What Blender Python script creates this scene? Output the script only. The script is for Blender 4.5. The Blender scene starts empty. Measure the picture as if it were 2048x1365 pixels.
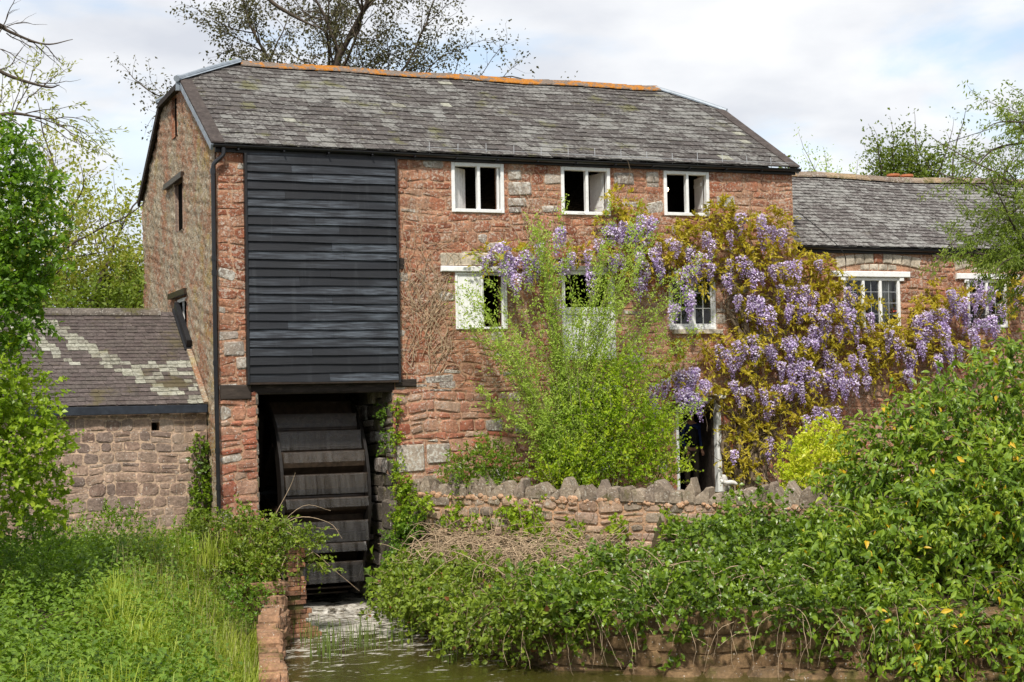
import bpy, math, random
import numpy as np
from mathutils import Vector, Matrix

sc = bpy.context.scene
COL = sc.collection
PI = math.pi

# ------------------------------------------------------------------ camera, sky, sun, exposure
cam = bpy.data.cameras.new('camera')
cam_o = bpy.data.objects.new('camera', cam)
COL.objects.link(cam_o)
cam.sensor_width = 36.0
cam.lens = 36.0 * 3123.0 / 2048.0
cam.clip_end = 2000
cam.clip_start = 0.1
yaw, pitch, roll = .38713, .035, -.020355
fw = Vector((math.sin(yaw) * math.cos(pitch), math.cos(yaw) * math.cos(pitch), math.sin(pitch)))
rt = Vector((math.cos(yaw), -math.sin(yaw), 0))
up = rt.cross(fw)
r2 = math.cos(roll) * rt + math.sin(roll) * up
u2 = -math.sin(roll) * rt + math.cos(roll) * up
M = Matrix((r2, u2, -fw)).transposed().to_4x4()
M.translation = Vector((-6.115, -30.0, 4.24))
cam_o.matrix_world = M
sc.camera = cam_o

SUN = Vector((-0.40, -0.68, 1.0)).normalized()
sun = bpy.data.lights.new('sun', 'SUN')
sun.energy = 2.0
sun.angle = math.radians(4)
sun.color = (1.0, 0.95, 0.87)
sun_o = bpy.data.objects.new('sun', sun)
COL.objects.link(sun_o)
sun_o.rotation_euler = (-SUN).to_track_quat('-Z', 'Y').to_euler()

sc.view_settings.view_transform = 'Standard'
sc.view_settings.look = 'None'
sc.view_settings.gamma = 1.0
sc.view_settings.use_curve_mapping = False
sc.view_settings.exposure = 1.22
sc.cycles.max_bounces = 10
sc.cycles.transparent_max_bounces = 8
sc.cycles.diffuse_bounces = 5
sc.cycles.use_denoising = True


class G:
    """small node-graph writer"""
    def __init__(s, tree):
        s.t = tree
        tree.nodes.clear()

    def n(s, typ, ins=None, **props):
        nd = s.t.nodes.new(typ)
        for k, v in props.items():
            setattr(nd, k, v)
        for k, v in (ins or {}).items():
            sk = nd.inputs[k]
            if isinstance(v, bpy.types.NodeSocket):
                s.t.links.new(v, sk)
            else:
                sk.default_value = v
        return nd

    def noise(s, vec, scale, detail=4.0, rough=.55, dist=0.0):
        return s.n('ShaderNodeTexNoise', {'Vector': vec, 'Scale': scale, 'Detail': detail, 'Roughness': rough, 'Distortion': dist}).outputs[0]

    def m(s, op, a, b=0.0, c=0.0, clamp=False):
        return s.n('ShaderNodeMath', {0: a, 1: b, 2: c}, operation=op, use_clamp=clamp).outputs[0]

    def mix(s, f, a, b, blend='MIX'):
        c4 = lambda v: v if isinstance(v, bpy.types.NodeSocket) else tuple(v)[:3] + (1,)
        nd = s.n('ShaderNodeMix', {0: f, 6: c4(a), 7: c4(b)}, data_type='RGBA', blend_type=blend)
        return nd.outputs[2]

    def ramp(s, f, stops, interp='LINEAR'):
        nd = s.n('ShaderNodeValToRGB', {'Fac': f})
        cr = nd.color_ramp
        cr.interpolation = interp
        while len(cr.elements) < len(stops):
            cr.elements.new(0.5)
        for e, (p, c) in zip(cr.elements, stops):
            e.position = p
            e.color = (tuple(c) + (1,))[:4] if not isinstance(c, (int, float)) else (c, c, c, 1)
        return nd.outputs[0]

    def step(s, v, a, b):
        return s.n('ShaderNodeMapRange', {0: v, 1: a, 2: b, 3: 0.0, 4: 1.0}, interpolation_type='SMOOTHSTEP').outputs[0]

    def lin(s, v, a, b, c, d):
        return s.n('ShaderNodeMapRange', {0: v, 1: a, 2: b, 3: c, 4: d}).outputs[0]

    def pos(s):
        return s.n('ShaderNodeNewGeometry').outputs['Position']

    def scaled(s, vec, sx, sy, sz):
        return s.n('ShaderNodeVectorMath', {0: vec, 1: (sx, sy, sz)}, operation='MULTIPLY').outputs[0]

    def xyz(s, vec):
        return s.n('ShaderNodeSeparateXYZ', {0: vec}).outputs

    def rnd(s):
        a = s.n('ShaderNodeObjectInfo').outputs['Random']
        b = s.n('ShaderNodeNewGeometry').outputs['Random Per Island']
        return s.m('FRACT', s.m('ADD', a, s.m('MULTIPLY', b, 7.31)))

    def rnd2(s, r, k):
        return s.m('FRACT', s.m('MULTIPLY', r, k))

    def bump(s, h, strength=.5, dist=.02):
        return s.n('ShaderNodeBump', {'Height': h, 'Strength': strength, 'Distance': dist}).outputs[0]

    def bsdf(s, col, rough=.8, normal=None, spec=.3, metal=0.0):
        c4 = col if isinstance(col, bpy.types.NodeSocket) else tuple(col)[:3] + (1,)
        ins = {'Base Color': c4, 'Roughness': rough, 'Specular IOR Level': spec, 'Metallic': metal}
        if normal is not None:
            ins['Normal'] = normal
        return s.n('ShaderNodeBsdfPrincipled', ins).outputs[0]

    def out(s, sh):
        s.n('ShaderNodeOutputMaterial', {'Surface': sh})


def newmat(name):
    m = bpy.data.materials.new(name)
    m.use_nodes = True
    return m, G(m.node_tree)


# ---- sky: daylight behind broken white cloud
world = bpy.data.worlds.new('World')
sc.world = world
world.use_nodes = True
g = G(world.node_tree)
skyt = g.n('ShaderNodeTexSky', sky_type='NISHITA', sun_disc=False)
skyt.sun_elevation = math.asin(SUN.z)
skyt.sun_rotation = math.atan2(SUN.x, SUN.y)
skyt.air_density = 1.0
skyt.dust_density = 0.6
dirv = g.n('ShaderNodeTexCoord').outputs['Generated']
dx, dy, dz = g.xyz(dirv)
den = g.m('ADD', g.m('MAXIMUM', dz, 0.0), 0.22)
cv = g.n('ShaderNodeCombineXYZ', {0: g.m('DIVIDE', dx, den), 1: g.m('DIVIDE', dy, den), 2: 3.7}).outputs[0]
n1 = g.noise(cv, 2.1, 7, .52, .35)
n2 = g.noise(cv, 5.3, 5, .5, .2)
cover = g.step(g.m('ADD', n1, g.m('MULTIPLY', g.m('SUBTRACT', n2, .5), .22)), .31, .53)
low = g.step(dz, .30, .05)
cover = g.m('MAXIMUM', g.m('MULTIPLY', cover, .97), g.m('MULTIPLY', low, .9))
n3 = g.noise(cv, 3.0, 6, .5)
cloudc = g.ramp(n3, [(.3, (5.4, 5.6, 6.1)), (.5, (6.9, 7.0, 7.25)), (.68, (8.2, 8.2, 8.2))])
skyc = g.mix(1.0, skyt.outputs[0], (1.25, 1.35, 1.35), 'MULTIPLY')
skyc = g.mix(.22, skyc, (7.0, 7.3, 7.8))
col = g.mix(cover, skyc, cloudc)
bg = g.n('ShaderNodeBackground', {'Color': col, 'Strength': 0.0575}).outputs[0]
g.n('ShaderNodeOutputWorld', {'Surface': bg})

# ------------------------------------------------------------------ helpers
rng = np.random.default_rng(11)
random.seed(5)


def link(o, parent=None):
    COL.objects.link(o)
    if parent is not None:
        o.parent = parent
        o.matrix_parent_inverse = Matrix.Translation(-WL.get(parent.name, Vector((0, 0, 0))))
    return o


WL = {}


def tag(o, label=None, cat=None, group=None, kind=None):
    for k, v in (('label', label), ('category', cat), ('group', group), ('kind', kind)):
        if v:
            o[k] = v
    return o


def thing(name, label, cat, loc, group=None):
    o = bpy.data.objects.new(name, None)
    COL.objects.link(o)
    o.location = loc
    o.empty_display_size = .2
    WL[o.name] = Vector(loc)
    return tag(o, label, cat, group)


def mesh(name, V, F, mat, parent=None, smooth=False, kind=None):
    me = bpy.data.meshes.new(name)
    me.from_pydata([tuple(map(float, v)) for v in V], [], F)
    if smooth:
        me.polygons.foreach_set('use_smooth', [True] * len(me.polygons))
    for m_ in (mat if isinstance(mat, (list, tuple)) else [mat]):
        me.materials.append(m_)
    o = link(bpy.data.objects.new(name, me), parent)
    if kind:
        o['kind'] = kind
    return o


def npmesh(name, V, T, mat, parent=None, smooth=False, kind=None):
    """triangle mesh from arrays"""
    V = np.asarray(V, np.float32)
    T = np.asarray(T, np.int32)
    me = bpy.data.meshes.new(name)
    me.vertices.add(len(V))
    me.vertices.foreach_set('co', V.ravel())
    me.loops.add(T.size)
    me.loops.foreach_set('vertex_index', T.ravel())
    me.polygons.add(len(T))
    me.polygons.foreach_set('loop_start', np.arange(0, T.size, 3, dtype=np.int32))
    me.polygons.foreach_set('use_smooth', np.full(len(T), smooth))
    me.update(calc_edges=True)
    me.materials.append(mat)
    o = link(bpy.data.objects.new(name, me), parent)
    if kind:
        o['kind'] = kind
    return o


class MB:
    def __init__(s):
        s.V = []
        s.F = []

    def add(s, V, F):
        k = len(s.V)
        s.V += [tuple(v) for v in V]
        s.F += [tuple(i + k for i in f) for f in F]
        return s

    def box(s, x0, x1, y0, y1, z0, z1):
        V = [(x, y, z) for z in (z0, z1) for y in (y0, y1) for x in (x0, x1)]
        return s.add(V, [(0, 2, 3, 1), (4, 5, 7, 6), (0, 1, 5, 4), (2, 6, 7, 3), (0, 4, 6, 2), (1, 3, 7, 5)])

    def bbox(s, x0, x1, y0, y1, z0, z1, b=.008):
        """box with chamfered front (-y) edges"""
        V = [(x0, y1, z0), (x1, y1, z0), (x1, y1, z1), (x0, y1, z1), (x0, y0 + b, z0), (x1, y0 + b, z0), (x1, y0 + b, z1), (x0, y0 + b, z1),
             (x0 + b, y0, z0 + b), (x1 - b, y0, z0 + b), (x1 - b, y0, z1 - b), (x0 + b, y0, z1 - b)]
        F = [(3, 2, 1, 0)]
        for i in range(4):
            j = (i + 1) % 4
            F += [(i, j, 4 + j, 4 + i), (4 + i, 4 + j, 8 + j, 8 + i)]
        F.append((8, 9, 10, 11))
        return s.add(V, F)

    def bar(s, a, b, w, h, upv=(0, 0, 1)):
        """rectangular bar from a to b; w across, h along up"""
        a, b = Vector(a), Vector(b)
        d = (b - a).normalized()
        x = d.cross(Vector(upv))
        if x.length < 1e-4:
            x = Vector((1, 0, 0))
        x.normalize()
        u = x.cross(d)
        V = []
        for p in (a, b):
            for sx, su in ((-1, -1), (1, -1), (1, 1), (-1, 1)):
                V.append(p + x * sx * w / 2 + u * su * h / 2)
        return s.add(V, [(3, 2, 1, 0), (4, 5, 6, 7), (0, 1, 5, 4), (1, 2, 6, 5), (2, 3, 7, 6), (3, 0, 4, 7)])

    def tube(s, pts, rad, sides=8, cap=True):
        V, F = tube_np(np.array([tuple(p) for p in pts], float), rad if hasattr(rad, '__len__') else [rad] * len(pts), sides)
        k = len(V)
        F = [tuple(f) for f in F]
        if cap:
            F.append(tuple(range(sides - 1, -1, -1)))
            F.append(tuple(range(k - sides, k)))
        return s.add(V.tolist(), F)

    def build(s, name, mat, parent=None, smooth=False, kind=None):
        return mesh(name, s.V, s.F, mat, parent, smooth, kind)


def tube_np(P, R, sides):
    n = len(P)
    D = np.gradient(P, axis=0)
    D /= np.linalg.norm(D, axis=1, keepdims=True) + 1e-9
    ref = np.array([0, 0, 1.]) if abs(D[:, 2]).mean() < .8 else np.array([1., 0, 0])
    X = np.cross(D, ref)
    X /= np.linalg.norm(X, axis=1, keepdims=True) + 1e-9
    Y = np.cross(D, X)
    a = np.linspace(0, 2 * PI, sides, endpoint=False)
    R = np.asarray(R)[:, None, None]
    V = (P[:, None] + R * (np.cos(a)[None, :, None] * X[:, None] + np.sin(a)[None, :, None] * Y[:, None])).reshape(-1, 3)
    i = np.arange(n - 1)[:, None] * sides + np.arange(sides)[None]
    j = np.arange(n - 1)[:, None] * sides + (np.arange(sides)[None] + 1) % sides
    F = np.stack([i, i + sides, j + sides, j], -1).reshape(-1, 4)
    return V, F


class Tubes:
    """collects many tubes as one triangle mesh"""
    def __init__(s):
        s.V = []
        s.T = []
        s.k = 0

    def add(s, P, R, sides=4):
        V, F = tube_np(np.asarray(P, float), R if hasattr(R, '__len__') else [R] * len(P), sides)
        s.V.append(V)
        s.T.append(np.concatenate([F[:, [0, 1, 2]], F[:, [0, 2, 3]]]) + s.k)
        s.k += len(V)

    def build(s, name, mat, parent=None, smooth=True, kind=None):
        return npmesh(name, np.concatenate(s.V), np.concatenate(s.T), mat, parent, smooth, kind)


def smooth_path(pts, n=6):
    """Catmull-Rom through points"""
    P = np.array(pts, float)
    P = np.vstack([2 * P[0] - P[1], P, 2 * P[-1] - P[-2]])
    out = []
    for i in range(1, len(P) - 2):
        t = np.linspace(0, 1, n, endpoint=False)[:, None]
        a, b, c, d = P[i - 1:i + 3]
        out.append(.5 * (2 * b + (c - a) * t + (2 * a - 5 * b + 4 * c - d) * t ** 2 + (3 * b - a - 3 * c + d) * t ** 3))
    out.append(P[-2][None])
    return np.concatenate(out)


def unit(A):
    return A / (np.linalg.norm(A, axis=-1, keepdims=True) + 1e-9)


def leaf_arr(P, A, N, L, W, fold=.18, droop=.12):
    """folded leaves of two triangles each"""
    A = unit(A)
    S = unit(np.cross(A, N))
    N = np.cross(S, A)
    L = np.asarray(L)[:, None]
    W = np.asarray(W)[:, None]
    mid = P + A * L * .45 + N * W * fold
    V = np.stack([P, mid + S * W / 2, P + A * L - N * L * droop, mid - S * W / 2], 1).reshape(-1, 3)
    k = np.arange(len(P))[:, None] * 4
    T = np.concatenate([k + np.array([[0, 1, 2]]), k + np.array([[0, 2, 3]])], 1).reshape(-1, 3)
    return V, T


def curled(P, A, N, L, W, fold=.14, droop=.25):
    """six-triangle leaves that fold along the rib and curl down to a drawn-out tip"""
    A = unit(A)
    S = unit(np.cross(A, N))
    N = np.cross(S, A)
    L = np.asarray(L)[:, None]
    W = np.asarray(W)[:, None]
    dr = droop * rng.uniform(.3, 1.5, (len(P), 1))
    c = lambda t: P + A * L * t * (1 - .25 * dr * t) - N * L * dr * t * t
    m1, m2 = c(.33), c(.66)
    V = np.stack([P, m1 + S * W * .5 + N * W * fold, m2 + S * W * .36 + N * W * fold, c(1.0), m2 - S * W * .36 + N * W * fold, m1 - S * W * .5 + N * W * fold, m1, m2], 1).reshape(-1, 3)
    k = np.arange(len(P))[:, None] * 8
    T = np.concatenate([k + np.array([[a, b, c_]]) for a, b, c_ in ((0, 1, 6), (1, 2, 7), (1, 7, 6), (2, 3, 7), (7, 3, 4), (6, 7, 4), (6, 4, 5), (0, 6, 5))], 1).reshape(-1, 3)
    return V, T


def joinVT(parts):
    Vs, Ts, k = [], [], 0
    for V, T in parts:
        Vs.append(V)
        Ts.append(T + k)
        k += len(V)
    return np.concatenate(Vs), np.concatenate(Ts)


def in_ellipsoids(n, ells, shell=.35):
    """n random points (and outward directions) in ellipsoids (cx,cy,cz,rx,ry,rz), favouring the outside"""
    E = np.array(ells, float)
    w = (E[:, 3] * E[:, 4] * E[:, 5]) ** .75
    idx = rng.choice(len(E), n, p=w / w.sum())
    d = unit(rng.normal(size=(n, 3)))
    r = rng.random(n) ** shell
    P = E[idx, :3] + d * r[:, None] * E[idx, 3:]
    return P, unit(d / E[idx, 3:]), idx


def shoots(ells, n, m, length, L, W, upv=.4, outw=.8, wob=.5, grav=.15, shell=.35, stems=None, stem_r=.004, lf=.6, start_r=None, droop=.12, flat=.5, lup=0.0, fn=None, sv=(.6, 1.25)):
    """n leafy shoots growing out of ellipsoids, m leaves on each. Returns leaf arrays; thin stems are added to the Tubes given."""
    P, O, _ = in_ellipsoids(n, ells, shell)
    D = unit(O * outw + np.array([0, 0, upv]) + rng.normal(size=(n, 3)) * wob)
    ln = length * rng.uniform(.5, 1.3, n)
    t = (np.arange(m) + .5) / m
    pts = P[:, None] + D[:, None] * (ln[:, None, None] * t[None, :, None])
    pts[..., 2] -= grav * ln[:, None] * t[None] ** 2
    if stems is not None:
        for i in range(0, n, stems[1]):
            stems[0].add(np.vstack([P[i], pts[i]]), np.linspace(stem_r * 1.5, stem_r * .5, m + 1), 3)
    pts = pts.reshape(-1, 3)
    Dm = np.repeat(D, m, 0)
    R = rng.normal(size=Dm.shape)
    A = unit(Dm * (1 - lf) + unit(R) * lf + np.array([0, 0, lup]))
    N = unit(np.array([-.1, -.25, 1.]) * flat + rng.normal(size=Dm.shape) * .45 + np.repeat(O, m, 0) * .5)
    s = rng.uniform(*sv, len(pts))
    return (fn or leaf_arr)(pts, A, N, L * s, W * s * rng.uniform(.8, 1.2, len(pts)), droop=droop)


def rot_about(d, ang, az):
    a = np.array([0, 0, 1.]) if abs(d[2]) < .9 else np.array([1., 0, 0])
    x = np.cross(d, a)
    x /= np.linalg.norm(x)
    y = np.cross(d, x)
    return math.cos(ang) * d + math.sin(ang) * (math.cos(az) * x + math.sin(az) * y)


def grow(r_, tb, tips, p, d, ln, rad, lev, o):
    """recursive branch: tb Tubes, tips collects (point, direction)"""
    n = 7 if lev == 0 else 5
    P = [p]
    dd = d / np.linalg.norm(d)
    for i in range(n):
        dd = dd + r_.normal(size=3) * o['wob'] + np.array([0, 0, o['trop'] * (1 if lev else .3)])
        dd /= np.linalg.norm(dd)
        P.append(P[-1] + dd * ln / n)
    P = np.array(P)
    R = np.linspace(rad, rad * (.55 if lev < o['max'] else .3), n + 1)
    tb.add(P, R, 7 if rad > .06 else (5 if rad > .02 else 3))
    if lev >= o['max']:
        for i in range(2, n + 1):
            tips.append((P[i], dd))
        return
    k = o['kids'][min(lev, len(o['kids']) - 1)]
    for c in range(k):
        t = o['t0'] + (1 - o['t0']) * (c + r_.random()) / k
        f = t * n
        i = min(int(f), n - 1)
        q = P[i] + (P[i + 1] - P[i]) * (f - i)
        dl = P[min(i + 1, n)] - P[i]
        nd = rot_about(dl / np.linalg.norm(dl), r_.uniform(*o['ang']), c * 2.4 + r_.uniform(-.6, .6))
        grow(r_, tb, tips, q, nd, ln * r_.uniform(*o['len']), rad * (1 - .45 * t) * o['rr'], lev + 1, o)
    grow(r_, tb, tips, P[-1], dd, ln * .7, R[-1], lev + 1, o)


def tree(name, label, seed, limbs, opts, leaf, bark, leafmat, cat='tree', group=None, per=5, sig=.12, L=.08, W=.05, loc=None, keep=1.0):
    """limbs: list of (start, direction, length, radius, level)"""
    r_ = np.random.default_rng(seed)
    o = dict(wob=.12, trop=.04, max=3, kids=(5, 4, 3), t0=.35, ang=(.45, .95), len=(.5, .75), rr=.62)
    o.update(opts)
    tb, tips = Tubes(), []
    for s, d, ln, rad, lev in limbs:
        grow(r_, tb, tips, np.array(s, float), np.array(d, float), ln, rad, lev, o)
    root = thing(name, label, cat, loc or limbs[0][0], group)
    tb.build('trunk', bark, root)
    if leaf:
        T = np.array([t[0] for t in tips])
        Dd = np.array([t[1] for t in tips])
        if keep < 1:
            q = r_.random(len(T)) < keep
            T, Dd = T[q], Dd[q]
        P = np.repeat(T, per, 0) + r_.normal(size=(len(T) * per, 3)) * sig
        A = unit(np.repeat(Dd, per, 0) * .4 + r_.normal(size=P.shape) * .6 + np.array([0, 0, -.2]))
        N = unit(r_.normal(size=P.shape) * .6 + np.array([0, -.2, .8]))
        s = r_.uniform(.6, 1.25, len(P))
        npmesh('crown', *leaf_arr(P, A, N, L * s, W * s), leafmat, root, kind='stuff')
    return root
# ------------------------------------------------------------------ materials
def stone_mat(name, cols, lichen=.5, lichc=(.50, .47, .42), dark=.5, moss=0.0, bump=.6, sat=1.0):
    m, g = newmat(name)
    p = g.pos()
    r = g.rnd()
    k = len(cols)
    c = g.ramp(r, [(i / (k - 1) if k > 1 else 0, cc) for i, cc in enumerate(cols)])
    a = g.noise(p, 3.2, 5, .6)
    b = g.noise(p, 22, 8, .65)
    f = g.noise(p, 85, 3, .6)
    c = g.mix(1.0, c, g.ramp(a, [(.25, .55), (.5, .95), (.75, 1.3)]), 'MULTIPLY')
    c = g.mix(1.0, c, g.ramp(b, [(.3, .6), (.5, 1.0), (.7, 1.35)]), 'MULTIPLY')
    c = g.mix(g.m('MULTIPLY', g.step(g.noise(p, .9, 4, .6), .45, .65), .38 * lichen), c, (.41, .31, .215))
    lm = g.step(g.m('ADD', g.noise(p, 17, 4, .7), g.m('MULTIPLY', g.noise(p, 1.3, 3), .35)), .86 - .22 * lichen, .93 - .22 * lichen)
    c = g.mix(g.m('MULTIPLY', lm, .8), c, lichc)
    vs = g.n('ShaderNodeTexVoronoi', {'Vector': p, 'Scale': 21.0, 'Randomness': 1.0}).outputs
    spk = g.m('MULTIPLY', g.step(vs['Distance'], .24, .15), g.step(g.xyz(vs['Color'])[0], .74 - .22 * lichen, .78 - .22 * lichen))
    c = g.mix(g.m('MULTIPLY', spk, .75), c, (.60, .56, .50))
    dm = g.step(g.m('ADD', g.noise(p, 6.5, 6, .7), g.m('MULTIPLY', g.rnd2(r, 13.7), .25)), .80 - .2 * dark, .95 - .2 * dark)
    c = g.mix(g.m('MULTIPLY', dm, .55), c, g.mix(.5, (.045, .036, .03), c))
    if moss:
        mm = g.step(g.m('ADD', g.noise(p, 2.2, 5, .6), g.m('MULTIPLY', g.noise(p, 30, 3), .2)), .72 - .25 * moss, .85 - .25 * moss)
        c = g.mix(g.m('MULTIPLY', mm, .75), c, (.09, .085, .02))
    h = g.m('ADD', g.m('MULTIPLY', b, 1.0), g.m('ADD', g.m('MULTIPLY', f, .35), a))
    g.out(g.bsdf(c, .9, g.bump(h, bump, .03), .2))
    return m


def simple(name, col, rough=.6, vary=.25, scale=8, bump=0.0, spec=.3, metal=0.0, dirt=None, stretch=(1, 1, 1)):
    m, g = newmat(name)
    p = g.scaled(g.pos(), *stretch)
    a = g.noise(p, scale, 6, .6)
    c = g.mix(1.0, col, g.ramp(a, [(.3, 1 - vary), (.7, 1 + vary)]), 'MULTIPLY')
    c = g.mix(1.0, c, g.lin(g.rnd(), 0, 1, 1 - vary * .5, 1 + vary * .5), 'MULTIPLY')
    if dirt:
        c = g.mix(g.m('MULTIPLY', g.step(g.noise(p, scale * 2.3, 5, .65), .5, .75), .5), c, dirt)
    nm = g.bump(a, bump, .02) if bump else None
    g.out(g.bsdf(c, rough, nm, spec, metal))
    return m


def leaf_mat(name, cols, trans=.35, rough=.45, spec=.35, patch=.0, patchcol=(.2, .15, .03)):
    m, g = newmat(name)
    p = g.pos()
    r = g.n('ShaderNodeNewGeometry').outputs['Random Per Island']
    k = len(cols)
    mixv = g.m('ADD', g.m('MULTIPLY', r, .5), g.m('MULTIPLY', g.step(g.noise(p, 2.0, 4, .6), .34, .66), .5))
    c = g.ramp(mixv, [(i / (k - 1), tuple(min(.62, 1.22 * q) for q in cc)) for i, cc in enumerate(cols)])
    if patch:
        c = g.mix(g.step(g.rnd2(r, 31.7), 1 - patch - .002, 1 - patch), c, patchcol)
    d = g.bsdf(c, rough, None, spec)
    tc = g.mix(1.0, c, (1.35, 1.4, .5), 'MULTIPLY')
    t = g.n('ShaderNodeBsdfTranslucent', {'Color': tc}).outputs[0]
    g.out(g.n('ShaderNodeMixShader', {0: trans, 1: d, 2: t}).outputs[0])
    return m


def slate_mat(name, cols, lichen=.5, lichc=(.42, .43, .40), moss=.3, mossc=(.13, .11, .03), rough=.75):
    m, g = newmat(name)
    p = g.pos()
    r = g.rnd()
    k = len(cols)
    c = g.ramp(r, [(i / (k - 1), cc) for i, cc in enumerate(cols)])
    a = g.noise(g.scaled(p, 1, 1, 1.6), 12, 8, .75)
    b = g.noise(g.scaled(p, 1, 1, 1), 55, 4, .6)
    c = g.mix(1.0, c, g.ramp(a, [(.32, .5), (.5, .95), (.68, 1.6)]), 'MULTIPLY')
    c = g.mix(1.0, c, g.ramp(b, [(.35, .7), (.65, 1.35)]), 'MULTIPLY')
    sel = g.m('ADD', g.m('MULTIPLY', a, .75), g.m('ADD', g.m('MULTIPLY', g.rnd2(r, 17.3), .14), g.m('MULTIPLY', g.noise(p, .6, 3), .4)))
    lm = g.step(sel, .80 - .22 * lichen, .90 - .22 * lichen)
    c = g.mix(g.m('MULTIPLY', lm, .45), c, lichc)
    mo = g.step(g.m('ADD', g.noise(p, 1.1, 5, .65), g.m('MULTIPLY', a, .25)), .80 - .25 * moss, .90 - .25 * moss)
    c = g.mix(g.m('MULTIPLY', mo, .6), c, mossc)
    sp = g.step(g.n('ShaderNodeTexVoronoi', {'Vector': p, 'Scale': 13.0}).outputs['Distance'], .17, .10)
    c = g.mix(g.m('MULTIPLY', sp, .55 * lichen), c, (.55, .55, .5))
    g.out(g.bsdf(c, rough, g.bump(g.m('ADD', a, g.m('MULTIPLY', b, .4)), .4, .012), .3))
    return m


M = {}
M['stone'] = stone_mat('red_sandstone', [(.25, .088, .049), (.36, .14, .078), (.32, .15, .09), (.43, .195, .112), (.37, .205, .13), (.30, .112, .063)], .72, (.50, .40, .32), .5, bump=.9)
M['stone_low'] = stone_mat('red_rubble', [(.28, .09, .053), (.39, .14, .082), (.35, .17, .112), (.44, .21, .13), (.38, .26, .19)], .5, (.5, .42, .36), .35)
M['stone_grey'] = stone_mat('grey_stone', [(.30, .25, .21), (.40, .34, .28), (.24, .20, .18)], .8, (.58, .56, .50), .6)
M['stone_pale'] = stone_mat('pale_limestone', [(.48, .41, .31), (.55, .48, .38), (.42, .36, .28)], .4, (.6, .56, .5), .4, bump=.4)
M['mortar'] = stone_mat('pink_mortar', [(.48, .272, .17), (.48, .272, .17)], .6, (.52, .42, .31), .5, bump=.9)
M['stone_out'] = stone_mat('brown_sandstone', [(.23, .155, .12), (.34, .235, .175), (.28, .205, .16), (.40, .275, .20), (.20, .145, .12), (.37, .275, .21)], .4, (.43, .36, .29), .5)
M['mortar_out'] = stone_mat('buff_mortar', [(.52, .37, .26), (.52, .37, .26)], .3, (.48, .38, .24), .3)
M['stone_wall'] = stone_mat('garden_wall_stone', [(.31, .20, .135), (.40, .275, .19), (.35, .24, .18), (.43, .29, .19)], .5, (.5, .45, .38), .5, .1)
M['mortar_wall'] = stone_mat('orange_mortar', [(.47, .28, .165), (.47, .28, .165)], .45, (.5, .40, .30), .3)
M['coping'] = stone_mat('coping_stone', [(.20, .155, .115), (.28, .225, .165), (.23, .18, .14), (.33, .265, .195)], .38, (.50, .46, .38), .7, .2)
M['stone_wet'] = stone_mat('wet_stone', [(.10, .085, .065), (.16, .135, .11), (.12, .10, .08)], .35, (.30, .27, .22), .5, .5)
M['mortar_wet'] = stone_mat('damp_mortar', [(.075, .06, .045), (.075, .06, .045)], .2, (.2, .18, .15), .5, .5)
M['bank_stone'] = stone_mat('orange_sandstone', [(.28, .155, .085), (.35, .195, .11), (.24, .135, .08), (.32, .185, .11)], .2, (.42, .33, .23), .8, .4)
M['quay_stone'] = stone_mat('brown_quay_stone', [(.14, .085, .042), (.20, .125, .062), (.165, .105, .055)], .15, (.27, .20, .13), .6, .4)
M['brick'] = stone_mat('old_brick', [(.27, .12, .065), (.36, .17, .09), (.22, .10, .06), (.31, .17, .10)], .25, (.42, .33, .24), .5, .2, bump=.4)
M['slate'] = slate_mat('weathered_slate', [(.055, .046, .041), (.085, .072, .065), (.065, .056, .05), (.098, .086, .077), (.074, .063, .058), (.118, .108, .099)], .74, (.34, .34, .31), .42, (.13, .125, .04))
M['slate_wing'] = slate_mat('grey_slate', [(.085, .073, .067), (.115, .10, .092), (.10, .086, .08), (.14, .126, .117)], .92, (.38, .38, .35), .15, (.10, .08, .05))
M['slate_out'] = slate_mat('brown_slate', [(.075, .058, .052), (.095, .075, .068), (.085, .07, .06), (.11, .088, .08)], .12, (.3, .29, .26), .5, (.10, .082, .028))
M['slate_pale'] = slate_mat('bleached_slate', [(.15, .135, .105), (.27, .265, .205), (.20, .19, .15), (.32, .315, .25)], .75, (.40, .40, .34), .45, (.15, .13, .06))
M['lead'] = simple('lead_sheet', (.25, .285, .32), .45, .2, 6, .1, .4, .2)
M['black_iron'] = simple('black_paint_iron', (.012, .012, .014), .32, .3, 10, 0, .5)
M['black_fascia'] = simple('black_fascia_paint', (.012, .012, .013), .5, .3, 10, 0, .4)
M['timber'] = simple('dark_old_timber', (.035, .027, .022), .8, .5, 9, .5, .2, stretch=(.25, 1, 1), dirt=(.12, .09, .07))
M['timber_v'] = simple('dark_wet_timber', (.030, .019, .012), .42, .5, 9, .4, .35, dirt=(.065, .040, .025))
M['white'] = simple('white_paint', (.79, .79, .77), .5, .07, 7, .05, .4, dirt=(.50, .48, .43))
M['void'] = simple('painted_slit_shade', (.004, .0035, .003), .95, .2, 6, 0, .03)  # flat near-black colour standing in for the unlit inside behind the slits
M['rim'] = simple('black_wet_rim', (.012, .009, .007), .5, .4, 9, .3, .3)
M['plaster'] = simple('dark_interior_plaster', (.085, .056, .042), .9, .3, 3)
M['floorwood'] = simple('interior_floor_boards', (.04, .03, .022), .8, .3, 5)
M['clay'] = simple('terracotta', (.45, .16, .07), .8, .2, 9, .2)
M['cementverge'] = simple('dark_verge_board', (.07, .056, .05), .85, .35, 7, .4, .2, dirt=(.15, .13, .11))
M['bark'] = simple('grey_brown_bark', (.085, .066, .05), .9, .4, 12, .5, .15)
M['bark_pale'] = simple('pale_vine_bark', (.20, .15, .10), .9, .35, 14, .5, .15)
M['deadstem'] = simple('dry_stems', (.42, .31, .20), .9, .35, 9, 0, .15)
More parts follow.
